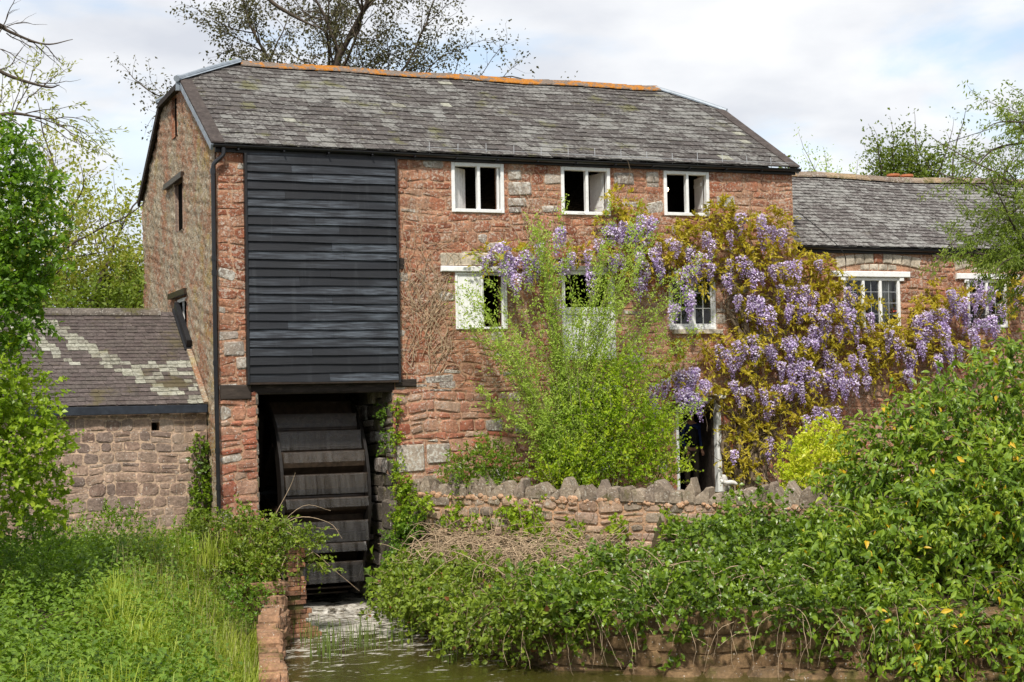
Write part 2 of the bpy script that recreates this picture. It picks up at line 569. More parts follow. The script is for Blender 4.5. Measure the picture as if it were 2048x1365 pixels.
M['greenstem'] = simple('green_stems', (.20, .19, .085), .7, .3, 9, 0, .2)
M['lead_bar'] = simple('grey_lead_bar', (.35, .36, .37), .5, .1)
M['curtain'] = simple('cream_curtain', (.62, .60, .54), .9, .08, 6)
M['red_petal'] = simple('red_petal', (.55, .09, .05), .6, .3)
M['ornament'] = simple('white_ornament_glaze', (.56, .53, .48), .8, .2, 14, .3)
M['soil'] = simple('bank_soil', (.07, .05, .03), .95, .4, 5, .6, .1)
M['cable'] = simple('black_cable', (.03, .03, .03), .6, .1)

# blackened weatherboard: tarred wood worn blue-grey along the grain
m, g = newmat('tarred_board')
p = g.pos()
a = g.noise(g.scaled(p, .9, 1, 14), 2.2, 7, .65)
b = g.noise(g.scaled(p, .35, 1, 1.6), 1.4, 4, .55)
f = g.noise(g.scaled(p, 1.5, 1, 60), 3, 4, .6)
r = g.rnd()
w = g.m('MULTIPLY', g.step(a, .38, .72), g.step(g.m('ADD', b, g.m('MULTIPLY', g.m('SUBTRACT', r, .5), .35)), .38, .72))
c = g.mix(g.lin(r, 0, 1, 0, 1), (.0065, .007, .009), (.014, .016, .021))
st_ = g.step(g.noise(g.scaled(p, 5, 1, .35), 1.6, 4, .6), .56, .74)
c = g.mix(g.m('MULTIPLY', w, .85), c, (.115, .135, .16))
c = g.mix(g.m('MULTIPLY', st_, .14), c, (.10, .11, .12))
g.out(g.bsdf(c, g.lin(a, .3, .7, .62, .38), g.bump(g.m('ADD', f, a), .35, .01), .35))
M['board'] = m

# ridge tile with orange lichen
m, g = newmat('lichen_ridge_tile')
p = g.pos()
a = g.noise(p, 6, 7, .65)
b = g.noise(p, 30, 4, .6)
c = g.ramp(b, [(.3, (.10, .08, .065)), (.7, (.25, .20, .16))])
sel = g.m('ADD', g.m('ADD', a, g.m('MULTIPLY', g.noise(p, 1.1, 3), .5)), g.m('MULTIPLY', g.m('SUBTRACT', g.rnd(), .5), .12))
lm = g.step(sel, .69, .82)
c = g.mix(g.m('MULTIPLY', lm, .92), c, g.ramp(b, [(.35, (.30, .105, .010)), (.65, (.50, .20, .022))]))
g.out(g.bsdf(c, .9, g.bump(g.m('ADD', a, b), .5, .015), .15))
M['ridge'] = m
M['ridge_out'] = stone_mat('mossy_ridge_tile', [(.10, .085, .07), (.15, .13, .11)], .5, (.34, .32, .28), .5, .6)
M['ridge_wing'] = stone_mat('wing_ridge_tile', [(.16, .12, .095), (.24, .18, .13), (.30, .21, .12)], .6, (.40, .36, .30), .5, .3)

# gable: rough weathered harling over rubble
m, g = newmat('rough_harling')
p = g.pos()
a = g.noise(p, 1.0, 5, .6)
b = g.noise(p, 13, 8, .72)
px_, py_, pz_ = g.xyz(p)
c = g.ramp(b, [(.28, (.13, .075, .045)), (.40, (.30, .21, .135)), (.54, (.42, .345, .24)), (.70, (.56, .51, .41))])
c = g.mix(1.0, c, g.ramp(g.noise(p, 4.5, 6, .7), [(.3, .62), (.5, 1.0), (.7, 1.3)]), 'MULTIPLY')
c = g.mix(g.m('MULTIPLY', g.step(a, .42, .60), .75), c, (.36, .16, .09))
c = g.mix(g.m('MULTIPLY', g.step(g.m('ADD', g.noise(p, 1.7, 4, .6), g.lin(py_, 0, 3, .12, 0)), .56, .72), .55), c, (.40, .30, .09))
c = g.mix(g.m('MULTIPLY', g.step(g.noise(p, 24, 5, .6), .53, .62), .7), c, (.50, .50, .42))
c = g.mix(g.m('MULTIPLY', g.step(g.noise(p, 30, 5, .7), .60, .68), .8), c, (.075, .045, .03))
g.out(g.bsdf(c, .95, g.bump(g.m('ADD', b, g.m('MULTIPLY', g.noise(p, 40, 4, .6), .6)), 1.0, .05), .1))
M['harling'] = m

# window glass: clear sheet with a Fresnel mirror
m, g = newmat('window_glass')
fr = g.n('ShaderNodeFresnel', {'IOR': 1.5}).outputs[0]
t = g.n('ShaderNodeBsdfTransparent', {'Color': (.88, .9, .9, 1)}).outputs[0]
gl = g.n('ShaderNodeBsdfGlossy', {'Color': (.9, .92, .95, 1), 'Roughness': .03}).outputs[0]
g.out(g.n('ShaderNodeMixShader', {0: g.m('MULTIPLY', fr, 1.0, 0, True), 1: t, 2: gl}).outputs[0])
M['glass'] = m

# bulb
m, g = newmat('lit_bulb')
g.out(g.n('ShaderNodeEmission', {'Color': (1, .72, .36, 1), 'Strength': 5.0}).outputs[0])
M['bulb'] = m

# petals
m, g = newmat('lilac_petal')
r = g.n('ShaderNodeNewGeometry').outputs['Random Per Island']
o = g.n('ShaderNodeObjectInfo').outputs['Random']
c = g.ramp(r, [(0, (.40, .28, .56)), (.3, (.56, .44, .71)), (.65, (.74, .63, .82)), (1, (.90, .85, .92))])
c = g.mix(1.0, c, g.lin(o, 0, 1, .8, 1.15), 'MULTIPLY')
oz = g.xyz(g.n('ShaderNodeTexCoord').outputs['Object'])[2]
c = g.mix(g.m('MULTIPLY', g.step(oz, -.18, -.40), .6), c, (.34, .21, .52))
d = g.bsdf(c, .6, None, .2)
t = g.n('ShaderNodeBsdfTranslucent', {'Color': c}).outputs[0]
g.out(g.n('ShaderNodeMixShader', {0: .3, 1: d, 2: t}).outputs[0])
M['petal'] = m

# pond water: olive-brown, foam drifting out from the wheel race
m, g = newmat('pond_water')
p = g.pos()
px, py, pz = g.xyz(p)
rip = g.noise(g.scaled(p, 1, .55, 1), 7, 5, .55, .6)
dist = g.n('ShaderNodeVectorMath', {0: p, 1: (2.4, .3, 0)}, operation='DISTANCE').outputs['Value']
flow = g.noise(g.scaled(p, 1.0, 1.9, 1), 1.7, 7, .66, 1.6)
fl2 = g.noise(g.scaled(p, 1.2, 2.4, 1), 6.5, 5, .6, .8)
thr = g.n('ShaderNodeMapRange', {0: dist, 1: .5, 2: 8.5, 3: .40, 4: .60}).outputs[0]
fo = g.m('ADD', g.m('MULTIPLY', flow, .8), g.m('MULTIPLY', fl2, .2))
foam = g.n('ShaderNodeMapRange', {0: g.m('SUBTRACT', fo, thr), 1: 0.0, 2: .10, 3: 0, 4: 1}, interpolation_type='SMOOTHSTEP').outputs[0]
c = g.mix(g.step(dist, 3.5, 8.0), (.060, .040, .020), (.055, .052, .010))
wb = g.bsdf(c, .07, g.bump(rip, .28, .05), .5)
fb = g.bsdf((.60, .56, .48), .8, g.bump(fl2, .4, .03), .2)
g.out(g.n('ShaderNodeMixShader', {0: g.m('MULTIPLY', foam, .85), 1: wb, 2: fb}).outputs[0])
M['water'] = m
m, g = newmat('churned_foam')
p = g.pos()
a = g.noise(p, 9, 5, .6)
d = g.bsdf(g.mix(g.step(a, .35, .65), (.20, .165, .12), (.58, .55, .49)), .7, g.bump(a, .5, .03), .3)
t = g.n('ShaderNodeBsdfTransparent').outputs[0]
g.out(g.n('ShaderNodeMixShader', {0: g.step(g.noise(g.scaled(p, 1.3, 2, 2), 5, 5, .6, .5), .40, .56), 1: t, 2: d}).outputs[0])
M['foam'] = m
m, g = newmat('falling_water')
p = g.pos()
a = g.noise(g.scaled(p, 9, 2, .4), 1.6, 3, .5)
d = g.bsdf((.42, .40, .38), .25, None, .5)
t = g.n('ShaderNodeBsdfTransparent').outputs[0]
g.out(g.n('ShaderNodeMixShader', {0: g.lin(a, .3, .7, .03, .13), 1: t, 2: d}).outputs[0])
M['spray'] = m

# ground
m, g = newmat('bank_ground')
p = g.pos()
a = g.noise(p, .9, 6, .6)
b = g.noise(p, 14, 5, .6)
c = g.ramp(b, [(.3, (.035, .028, .016)), (.7, (.085, .062, .035))])
c = g.mix(g.m('MULTIPLY', g.step(a, .48, .7), .6), c, g.ramp(b, [(.3, (.028, .055, .010)), (.7, (.06, .10, .02))]))
g.out(g.bsdf(c, .95, g.bump(b, .7, .04), .1))
M['ground'] = m

LM = {}
LM['nettle'] = leaf_mat('nettle_leaf', [(.055, .105, .010), (.09, .16, .014), (.14, .22, .022), (.20, .28, .035)], .32, .5)
LM['grass'] = leaf_mat('grass_blade', [(.12, .17, .012), (.20, .26, .022), (.29, .35, .04), (.38, .40, .08)], .35, .5)
LM['seedgrass'] = leaf_mat('seeding_grass', [(.22, .20, .08), (.32, .28, .13), (.40, .34, .18)], .25, .6)
LM['hazel'] = leaf_mat('fresh_hazel_leaf', [(.10, .165, .008), (.17, .26, .014), (.26, .35, .025), (.35, .42, .04)], .42, .42)
LM['darktree'] = leaf_mat('deep_green_leaf', [(.045, .095, .008), (.08, .155, .012), (.125, .22, .018), (.18, .28, .025)], .38, .4)
LM['hornbeam'] = leaf_mat('hornbeam_leaf', [(.05, .11, .010), (.09, .175, .014), (.14, .245, .02), (.20, .31, .03)], .45, .4)
LM['yellowtree'] = leaf_mat('young_yellow_green_leaf', [(.17, .20, .03), (.25, .28, .045), (.34, .35, .07), (.28, .24, .06)], .45, .5)
LM['greentree'] = leaf_mat('spring_green_leaf', [(.10, .15, .02), (.16, .22, .03), (.24, .29, .045)], .42, .5)
LM['alder'] = leaf_mat('dull_olive_leaf', [(.05, .05, .02), (.075, .07, .028), (.11, .10, .04)], .2, .6)
LM['willow'] = leaf_mat('grey_green_willow_leaf', [(.21, .31, .04), (.30, .40, .06), (.40, .48, .11)], .38, .55)
LM['limebush'] = leaf_mat('lime_leaf', [(.12, .21, .008), (.20, .30, .012), (.30, .39, .018), (.42, .46, .03)], .42, .45)
LM['gold'] = leaf_mat('golden_leaf', [(.28, .36, .015), (.42, .48, .025), (.54, .58, .05), (.60, .60, .08)], .42, .4)
LM['privet'] = leaf_mat('glossy_green_leaf', [(.07, .14, .008), (.13, .21, .012), (.22, .31, .016)], .36, .35, .5)
LM['hedge'] = leaf_mat('glossy_hedge_leaf', [(.055, .105, .010), (.10, .17, .014), (.17, .25, .02), (.31, .36, .03)], .3, .38, .4, .028, (.62, .40, .02))
LM['bramble'] = leaf_mat('bramble_leaf', [(.065, .10, .010), (.11, .16, .013), (.17, .235, .02), (.25, .31, .035)], .32, .45, .4, .012, (.3, .12, .05))
LM['ivy'] = leaf_mat('ivy_leaf', [(.055, .10, .010), (.10, .165, .012), (.20, .29, .016)], .3, .35, .5)
LM['wisteria'] = leaf_mat('bronze_wisteria_leaf', [(.14, .125, .010), (.28, .24, .018), (.40, .33, .03), (.50, .40, .06), (.25, .30, .025)], .38, .5)
LM['reed'] = leaf_mat('reed_blade', [(.07, .11, .02), (.12, .17, .035), (.17, .22, .05)], .3, .5)
LM['birch'] = leaf_mat('birch_leaf', [(.07, .10, .012), (.11, .15, .016), (.17, .205, .03)], .38, .5)
# ------------------------------------------------------------------ ground and water
WPOLY = np.array([(.75, 5.2), (.75, -2.3), (.48, -3.15), (-.03, -4.2), (-.62, -6.9), (-1.4, -10), (-1.8, -16), (-2.6, -24), (-3, -70), (60, -70), (60, -19),
                  (14, -13), (9, -11.2), (6.1, -9.4), (3.5, -7.7), (3.0, -3.6), (3.5, -.4), (3.5, 5.2)], float)
GW = np.array([(3.72, -.12), (5.3, -1.9), (7.3, -3.9), (9.4, -6.2), (12.5, -9.3)], float)     # garden wall line


def seg_dist(P, A, B):
    d = B - A
    t = np.clip(((P - A) @ d) / (d @ d), 0, 1)
    return np.linalg.norm(P - (A + t[:, None] * d), axis=1)


def water_sd(P):
    """signed distance to the waterline, positive on land"""
    P = np.asarray(P, float)
    ins = np.zeros(len(P), bool)
    dmin = np.full(len(P), 1e9)
    n = len(WPOLY)
    for i in range(n):
        a, b = WPOLY[i], WPOLY[(i + 1) % n]
        dmin = np.minimum(dmin, seg_dist(P, a, b))
        c = ((a[1] > P[:, 1]) != (b[1] > P[:, 1]))
        with np.errstate(divide='ignore', invalid='ignore'):
            xx = (b[0] - a[0]) * (P[:, 1] - a[1]) / (b[1] - a[1]) + a[0]
        ins ^= c & (P[:, 0] < xx)
    return np.where(ins, -dmin, dmin)


def sstep(x):
    x = np.clip(x, 0, 1)
    return x * x * (3 - 2 * x)


def height(P):
    P = np.asarray(P, float)
    x, y = P[:, 0], P[:, 1]
    sd = water_sd(P)
    dw = np.full(len(P), 1e9)
    side = np.zeros(len(P))
    for a, b in zip(GW[:-1], GW[1:]):
        d = b - a
        ds = seg_dist(P, a, b)
        cr = d[0] * (y - a[1]) - d[1] * (x - a[0])
        upd = ds < dw
        side = np.where(upd, cr, side)
        dw = np.where(upd, ds, dw)
    left = x < 2.1 - .0 * y
    tl = 1.35 + .25 * sstep((y + 1) / 2) + .12 * np.sin(x * 1.3 + y * .7) * sstep(-y / 3)
    tl = np.where(x < -5, tl + .02 * (-5 - x), tl)
    hl = -.25 + (tl + .25) * sstep(np.where(y > -2.6, sd / .5, sd / 2.2))
    behind = (side > 0)
    fr = sd / (sd + dw + 1e-6)
    slope = .78 + (.30 + .65 * sstep((x - 6.5) / 2.5)) * sstep(fr)
    slope = np.where(y > 0, 2.05, slope)
    tr = np.where(behind, 2.05, slope)
    hr = -.25 + (tr + .25) * sstep(sd / .35)
    h = np.where(left, hl, hr)
    h = np.where(sd < 0, -.25 - .8 * sstep(-sd / 2), h)
    far = np.hypot(x - 4, y)
    return h + .6 * sstep((far - 40) / 120)


def axis_pts(lo, hi, st, far):
    a = list(np.arange(lo, hi + 1e-6, st))
    s = st
    while a[-1] < far:
        s *= 1.35
        a.append(a[-1] + s)
    s = st
    while a[0] > -far:
        s *= 1.35
        a.insert(0, a[0] - s)
    return np.array(a)


gx = axis_pts(-9, 16, .2, 600)
gy = axis_pts(-22, 9, .2, 600)
XX, YY = np.meshgrid(gx, gy)
Pg = np.stack([XX.ravel(), YY.ravel()], 1)
Zg = height(Pg)
nx, ny = len(gx), len(gy)
ii = (np.arange(ny - 1)[:, None] * nx + np.arange(nx - 1)[None]).ravel()
T = np.concatenate([np.stack([ii, ii + 1, ii + nx + 1], 1), np.stack([ii, ii + nx + 1, ii + nx], 1)])
tag(npmesh('ground', np.column_stack([Pg, Zg]), T, M['ground'], smooth=True), 'grassy bank and yard round the mill pond', 'ground', kind='structure')

# pond surface, a gentle chop close to the wheel
wx = np.arange(-4, 30.1, .25)
wy = np.arange(-45, 5.3, .25)
XX, YY = np.meshgrid(wx, wy)
d = np.hypot(XX - 2.4, YY - .3)
ZZ = .05 * np.exp(-d / 1.4) * np.sin(XX * 7 + np.sin(YY * 5)) * np.cos(YY * 6.5 + XX * 2)
nx, ny = len(wx), len(wy)
ii = (np.arange(ny - 1)[:, None] * nx + np.arange(nx - 1)[None]).ravel()
T = np.concatenate([np.stack([ii, ii + 1, ii + nx + 1], 1), np.stack([ii, ii + nx + 1, ii + nx], 1)])
tag(npmesh('water', np.column_stack([XX.ravel(), YY.ravel(), ZZ.ravel()]), T, M['water'], smooth=True), 'murky olive mill pond streaked with foam', 'pond', kind='structure')

# ------------------------------------------------------------------ masonry generators
def rubble(u0, u1, v0, v1, holes, r_, ch=(.14, .27), sw=(.2, .5), gap=.02, proud=.03, wob=.025, big=.06, rag=.02):
    """irregular coursed stones in (u, v): list of (area, outline points, depth)"""
    rows, v = [], v0
    while v < v1 - .04:
        h = r_.uniform(*ch)
        if v1 - (v + h) < ch[0] * .7:
            h = v1 - v
        rows.append((v, v + h))
        v += h
    ph = r_.uniform(0, 6, 3)
    wv = lambda u, v: wob * (math.sin(u * 1.7 + ph[0] + v * .9) + .6 * math.sin(u * 4.1 + ph[1] - v * 2.3)) * min(1, (v - v0) / .15, (v1 - v) / .15)
    out = []
    for a, b in rows:
        hs = [h for h in holes if h[2] < b - .03 and h[3] > a + .03 and h[1] > u0 and h[0] < u1]
        cuts = sorted({u0, u1, *[min(max(h[0], u0), u1) for h in hs], *[min(max(h[1], u0), u1) for h in hs]})
        for s, e in zip(cuts[:-1], cuts[1:]):
            if e - s < .03:
                continue
            mid = (s + e) / 2
            va, vb = a, b
            for h in hs:
                if h[0] <= mid <= h[1]:
                    lo, hi = max(0, h[2] - va), max(0, vb - h[3])
                    if lo >= hi:
                        vb = min(vb, h[2])
                    else:
                        va = max(va, h[3])
            if vb - va < .04:
                continue
            u = s
            while u < e - .02:
                w = r_.uniform(*sw) * (1.5 if r_.random() < big else 1)
                if e - (u + w) < sw[0] * .7:
                    w = e - u
                    if w > sw[1] * 1.5:
                        w /= 2
                parts = [(va, vb)]
                if vb - va > .2 and r_.random() < .22:
                    k = va + (vb - va) * r_.uniform(.35, .65)
                    parts = [(va, k), (k, vb)]
                for c, d in parts:
                    g2 = gap * r_.uniform(.5, 1.3) / 2
                    x0, x1 = u + g2, u + w - g2
                    cut = min(w, d - c) * r_.uniform(.10, .26)
                    j = lambda: r_.uniform(-1, 1) * rag
                    pts = [(x0 + cut, c + g2 + j()), (x1 - cut, c + g2 + j()), (x1 + j() * .5, c + g2 + cut), (x1 + j() * .5, d - g2 - cut),
                           (x1 - cut, d - g2 + j()), (x0 + cut, d - g2 + j()), (x0 + j() * .5, d - g2 - cut), (x0 + j() * .5, c + g2 + cut)]
                    pts = [(p, q + wv(p, q)) for p, q in pts]
                    out.append(((x1 - x0) * (d - c), pts, proud * r_.uniform(.45, 1.3)))
                u += w
    return out


def stone_geo(pts, dep, mapf, r_, back=.03):
    n = len(pts)
    cu = sum(p[0] for p in pts) / n
    cv = sum(p[1] for p in pts) / n
    s = min(max(p[0] for p in pts) - min(p[0] for p in pts), max(p[1] for p in pts) - min(p[1] for p in pts))
    k = 1 - min(.35, .045 / max(s, .05))
    tu, tv = r_.uniform(-.05, .05), r_.uniform(-.05, .05)
    V = [mapf(p[0], p[1], -back) for p in pts]
    V += [mapf(p[0], p[1], dep * .55) for p in pts]
    V += [mapf(cu + (p[0] - cu) * k, cv + (p[1] - cv) * k, dep + (p[0] - cu) * tu + (p[1] - cv) * tv + r_.uniform(-.004, .004)) for p in pts]
    V.append(mapf(cu, cv, dep * r_.uniform(.95, 1.35)))
    F = []
    for i in range(n):
        j = (i + 1) % n
        F += [(i, j, n + j, n + i), (n + i, n + j, 2 * n + j, 2 * n + i), (2 * n + i, 2 * n + j, 3 * n)]
    return V, F


def lay(parent, pieces, mapf, mats, r_, cap=290, name='stone', weights=None):
    """mats: a material, a list with weights, or a function (pts) -> material. Largest stones become single parts, the rest one mass."""
    pieces = sorted(pieces, key=lambda p: -p[0])
    rest = {}
    for i, (a, pts, dep) in enumerate(pieces):
        V, F = stone_geo(pts, dep, mapf, r_)
        if callable(mats):
            mt = mats(pts)
        elif isinstance(mats, list):
            mt = mats[r_.choice(len(mats), p=weights)]
        else:
            mt = mats
        if i < cap:
            mesh(name, V, F, mt, parent)
        else:
            rest.setdefault(mt.name, (MB(), mt))[0].add(V, F)
    for mb, mt in rest.values():
        mb.build('small_stones', mt, parent, kind='stuff')


def holed_wall(mb, u0, u1, v0, v1, holes, mapf, thick):
    """sheet with holes and their reveals, as mortar backing"""
    us = sorted({u0, u1, *[h[0] for h in holes], *[h[1] for h in holes]})
    vs = sorted({v0, v1, *[h[2] for h in holes], *[h[3] for h in holes]})
    us = [u for u in us if u0 <= u <= u1]
    vs = [v for v in vs if v0 <= v <= v1]
    for a, b in zip(us[:-1], us[1:]):
        for c, d in zip(vs[:-1], vs[1:]):
            m_ = ((a + b) / 2, (c + d) / 2)
            if any(h[0] < m_[0] < h[1] and h[2] < m_[1] < h[3] for h in holes):
                continue
            mb.add([mapf(a, c, 0), mapf(b, c, 0), mapf(b, d, 0), mapf(a, d, 0)], [(0, 1, 2, 3)])
            mb.add([mapf(a, c, -thick), mapf(b, c, -thick), mapf(b, d, -thick), mapf(a, d, -thick)], [(3, 2, 1, 0)])
    for h in holes:
        a, b, c, d = h[:4]
        for (p, q) in (((a, c), (b, c)), ((b, c), (b, d)), ((b, d), (a, d)), ((a, d), (a, c))):
            mb.add([mapf(*p, 0), mapf(*q, 0), mapf(*q, -thick), mapf(*p, -thick)], [(0, 1, 2, 3)])
    return mb


def voussoir(parent, pts, y0, y1, mat, name='arch_stone', r_=None):
    """prism with a chamfered face from an (x, z) outline"""
    mesh(name, *stone_geo(pts, y0, lambda u, v, d: (u, y1 - d, v), r_ or rng, .04), mat, parent)


def slates(parent, mapf, S, bounds, expo, wid, matf, r_, cap=295, thick=.013, rag=.008, name='slate'):
    """courses of slates. bounds(s) gives (left, right) at slope distance s from the eave."""
    lst = []
    k = 0
    s = 0.0
    while s < S - expo * .3:
        e = expo * r_.uniform(.95, 1.05) * (1 - .12 * s / S)
        l0, r0 = bounds(s)
        u = l0 - wid * (.5 if k % 2 else 1.0) * r_.uniform(.8, 1)
        c = 0
        while u < r0:
            w = wid * r_.uniform(.82, 1.2)
            lst.append((k, c, u, u + w, s, e))
            u += w
            c += 1
        s += e
        k += 1
    geo = []
    for k, c, a, b, s, e in lst:
        top = min(s + e * 1.55, S + .02)
        sb = s + r_.uniform(-rag, rag)
        lb, rb = bounds(s)
        lt, rt_ = bounds(top)
        g2 = .004
        x0b, x1b, x0t, x1t = max(a + g2, lb), min(b - g2, rb), max(a + g2, lt), min(b - g2, rt_)
        if x1b - x0b < .03:
            continue
        x1t = max(x1t, x0t + .01)
        t = thick * r_.uniform(.7, 1.8)
        lift = t + .012 + r_.uniform(0, .006)
        q = r_.uniform(-1, 1) * rag
        ck = min(.03, (x1b - x0b) * .2) * (r_.random() < .3)
        V = [mapf(x0b, sb + q + ck, lift), mapf(x0b + ck, sb + q, lift), mapf(x1b, sb - q, lift), mapf(x1t, top, .003), mapf(x0t, top, .003),
             mapf(x0b, sb + q + ck, lift - t), mapf(x0b + ck, sb + q, lift - t), mapf(x1b, sb - q, lift - t)]
        F = [(0, 1, 2, 3, 4), (5, 6, 1, 0), (6, 7, 2, 1), (7, 3, 2), (5, 0, 4)]
        geo.append((V, F, matf(k, c, (a + b) / 2, s)))
    idx = list(range(len(geo)))
    # the biggest and nearest (lowest courses) stay single
    single = set(sorted(idx, key=lambda i: i)[:cap])
    rest = {}
    for i in idx:
        V, F, mt = geo[i]
        if i in single:
            mesh(name, V, F, mt, parent)
        else:
            rest.setdefault(mt.name, (MB(), mt))[0].add(V, F)
    for mb, mt in rest.values():
        mb.build('slate_courses', mt, parent, kind='stuff')
    return len(geo)


# ------------------------------------------------------------------ the mill
mill = thing('mill_building', 'tall red sandstone watermill with black boarded bay and lichened slate roof', 'mill', (6.5, 4.4, 1.6))
fm = lambda u, v, d: (u, -d, v)
HOLES = {
    'clad': (.62, 3.55, 4.40, 9.08), 'pit': (.74, 3.5, -.6, 4.40),
    'w1': (4.84, 6.0, 8.03, 9.06), 'w2': (7.30, 8.45, 8.04, 9.06), 'w3': (9.74, 10.86, 8.08, 9.06),
    'm1': (4.88, 6.02, 5.62, 6.79), 'loading': (7.26, 8.5, 4.95, 6.85), 'case': (9.8, 10.95, 5.6, 6.85),
    'door': (9.9, 11.0, 2.05, 4.08), 'low': (7.15, 8.4, 2.6, 4.3),
}
HL = list(HOLES.values())
mb = holed_wall(MB(), 0, 13.0, -.6, 9.12, HL, fm, .5)
mb.build('wall', M['mortar'], mill)
# special pale stones set in the front wall: lintels and blocks
pale_blocks = [(4.57, 5.75, 6.93, 7.2), (6.08, 6.5, 8.18, 8.36), (6.1, 6.62, 8.42, 8.7), (6.1, 6.4, 8.74, 8.95), (8.55, 9.02, 8.72, 8.98), (9.32, 9.62, 8.78, 9.02),
               (6.85, 7.22, 8.08, 8.22), (.1, .5, 5.12, 5.4), (.34, .55, 4.86, 5.1), (3.55, 4.15, 2.75, 3.3), (4.2, 4.7, 2.9, 3.3), (6.1, 6.38, 8.04, 8.17), (11.05, 11.5, 8.3, 8.55)]
r1 = np.random.default_rng(3)
up_st = rubble(.0, 13.0, 4.42, 9.1, HL + pale_blocks, r1, ch=(.10, .27), sw=(.14, .48), proud=.016, gap=.03, wob=.035, rag=.028)
lo_st = rubble(.0, 13.0, 1.4, 4.42, HL + pale_blocks, r1, ch=(.12, .3), sw=(.16, .5), proud=.028, gap=.035, wob=.04, rag=.03)


def mill_mat(pts):
    z = sum(p[1] for p in pts) / len(pts)
    q = r1.random()
    if z < 4.42:
        return M['stone_grey'] if q < .07 else M['stone_low']
    return M['stone_grey'] if q < .06 else M['stone']


lay(mill, up_st + lo_st, fm, mill_mat, r1, 295)
for i, (a, b, c, d) in enumerate(pale_blocks):
    cut = .03
    pts = [(a + cut, c), (b - cut, c + .01), (b, c + cut), (b - .01, d - cut), (b - cut, d), (a + cut, d - .01), (a, d - cut), (a + .008, c + cut)]
    mesh('pale_stone', *stone_geo(pts, .035, fm, r1), M['stone_pale'] if i == 0 else M['stone_grey'], mill)

# gable wall: rough harled face as real relief, with three slits
GB = {'top': (3.95, 4.6, 10.05, 10.95), 'mid': (3.42, 4.3, 7.95, 9.0), 'low': (3.1, 4.4, 5.6, 6.5)}


def gable_top(y):
    return min(9.22 + .547 * (y + .25), 9.22 + .547 * (9.05 - y), 11.0)


st = .05
ys = np.arange(0, 8.8 + 1e-6, st)
zs = np.arange(1.3, 11.1, st)
vid, V, F = {}, [], []
hrng = np.random.default_rng(8)
ph = hrng.uniform(0, 6, (40, 3))
fq = hrng.normal(size=(40, 2)) * np.concatenate([np.full(14, 3), np.full(26, 26)])[:, None]
amp = np.concatenate([np.full(14, .0035), np.full(26, .0038)])


def gv(j, k):
    if (j, k) not in vid:
        y, z = ys[j], zs[k]
        edge = min(1, y / .12)
        d = float((amp * np.sin(fq[:, 0] * y + fq[:, 1] * z + ph[:, 0])).sum()) * edge + hrng.uniform(-.009, .009) * edge
        vid[(j, k)] = len(V)
        V.append((-.02 - max(d, -.03), y, z))
    return vid[(j, k)]


for j in range(len(ys) - 1):
    for k in range(len(zs) - 1):
        ym, zm = ys[j] + st / 2, zs[k] + st / 2
        if zm > gable_top(ym) - .02 or any(h[0] < ym < h[1] and h[2] < zm < h[3] for h in GB.values()):
            continue
        F.append((gv(j, k), gv(j, k + 1), gv(j + 1, k + 1), gv(j + 1, k)))
mesh('gable_wall', V, F, M['harling'], mill, True)
# slit reveals, near-black sheets painting the dark of the openings, timber lintels
for nm, (a, b, c, d) in GB.items():
    mb = MB()
    for (p, q) in (((a, c), (b, c)), ((b, c), (b, d)), ((b, d), (a, d)), ((a, d), (a, c))):
        mb.add([(.02, *p), (.02, *q), (.056, *q), (.056, *p)], [(0, 1, 2, 3)])
        mb.add([(-.03, *p), (-.03, *q), (.02, *q), (.02, *p)], [(0, 1, 2, 3)])
    mb.build('slit_reveal', M['stone'] if nm != 'mid' else M['stone_out'], mill)
    MB().box(.045, .065, a, b, c, d).build('slit_shade_sheet', M['void'], mill)
    if nm == 'low':
        s = MB()
        s.bar((.03, a, d - .05), (.03, b, d - .05), .05, .07)
        s.bar((.03, (a + b) / 2, c), (.03, (a + b) / 2, d), .04, .04, (1, 0, 0))
        s.build('slit_frame', M['white'], mill)
for a, b, z, h, t in ((3.15, 5.35, 9.02, .12, .07), (2.9, 4.9, 6.52, .12, .08)):
    MB().bar((-.04, a, z + h / 2), (-.04, b, z + h / 2), t * 2, h).build('timber_lintel', M['timber_v'], mill)

# other walls, floors and the dark inside
mb = MB()
mb.box(12.5, 12.98, .5, 8.8, 1.4, 9.1)
mb.box(0, 13, 8.4, 8.8, 1.4, 9.1)
mb.build('rear_wall', M['mortar'], mill)
mb = MB()
mb.box(.45, .5, .5, 8.4, 9.1, 9.11)
mb.box(.5, 12.5, .5, 8.4, 7.35, 7.47)
mb.box(3.55, 12.5, .5, 8.4, 4.78, 4.88)
mb.box(.5, 3.55, 5.2, 8.4, 4.78, 4.88)
mb.box(4.02, 12.5, .5, 8.4, 1.9, 2.06)
mb.build('interior_floor', M['floorwood'], mill)
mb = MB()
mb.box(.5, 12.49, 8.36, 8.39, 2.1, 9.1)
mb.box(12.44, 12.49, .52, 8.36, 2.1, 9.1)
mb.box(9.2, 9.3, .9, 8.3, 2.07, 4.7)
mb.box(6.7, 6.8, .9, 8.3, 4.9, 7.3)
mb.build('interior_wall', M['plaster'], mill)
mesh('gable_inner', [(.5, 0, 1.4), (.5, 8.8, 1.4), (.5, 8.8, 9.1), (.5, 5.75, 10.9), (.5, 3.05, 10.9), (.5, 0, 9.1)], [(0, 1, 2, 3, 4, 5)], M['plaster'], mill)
mesh('gable_inner', [(12.6, 0, 9.1), (12.6, 8.8, 9.1), (12.6, 5.75, 10.9), (12.6, 3.05, 10.9)], [(0, 1, 2, 3)], M['plaster'], mill)

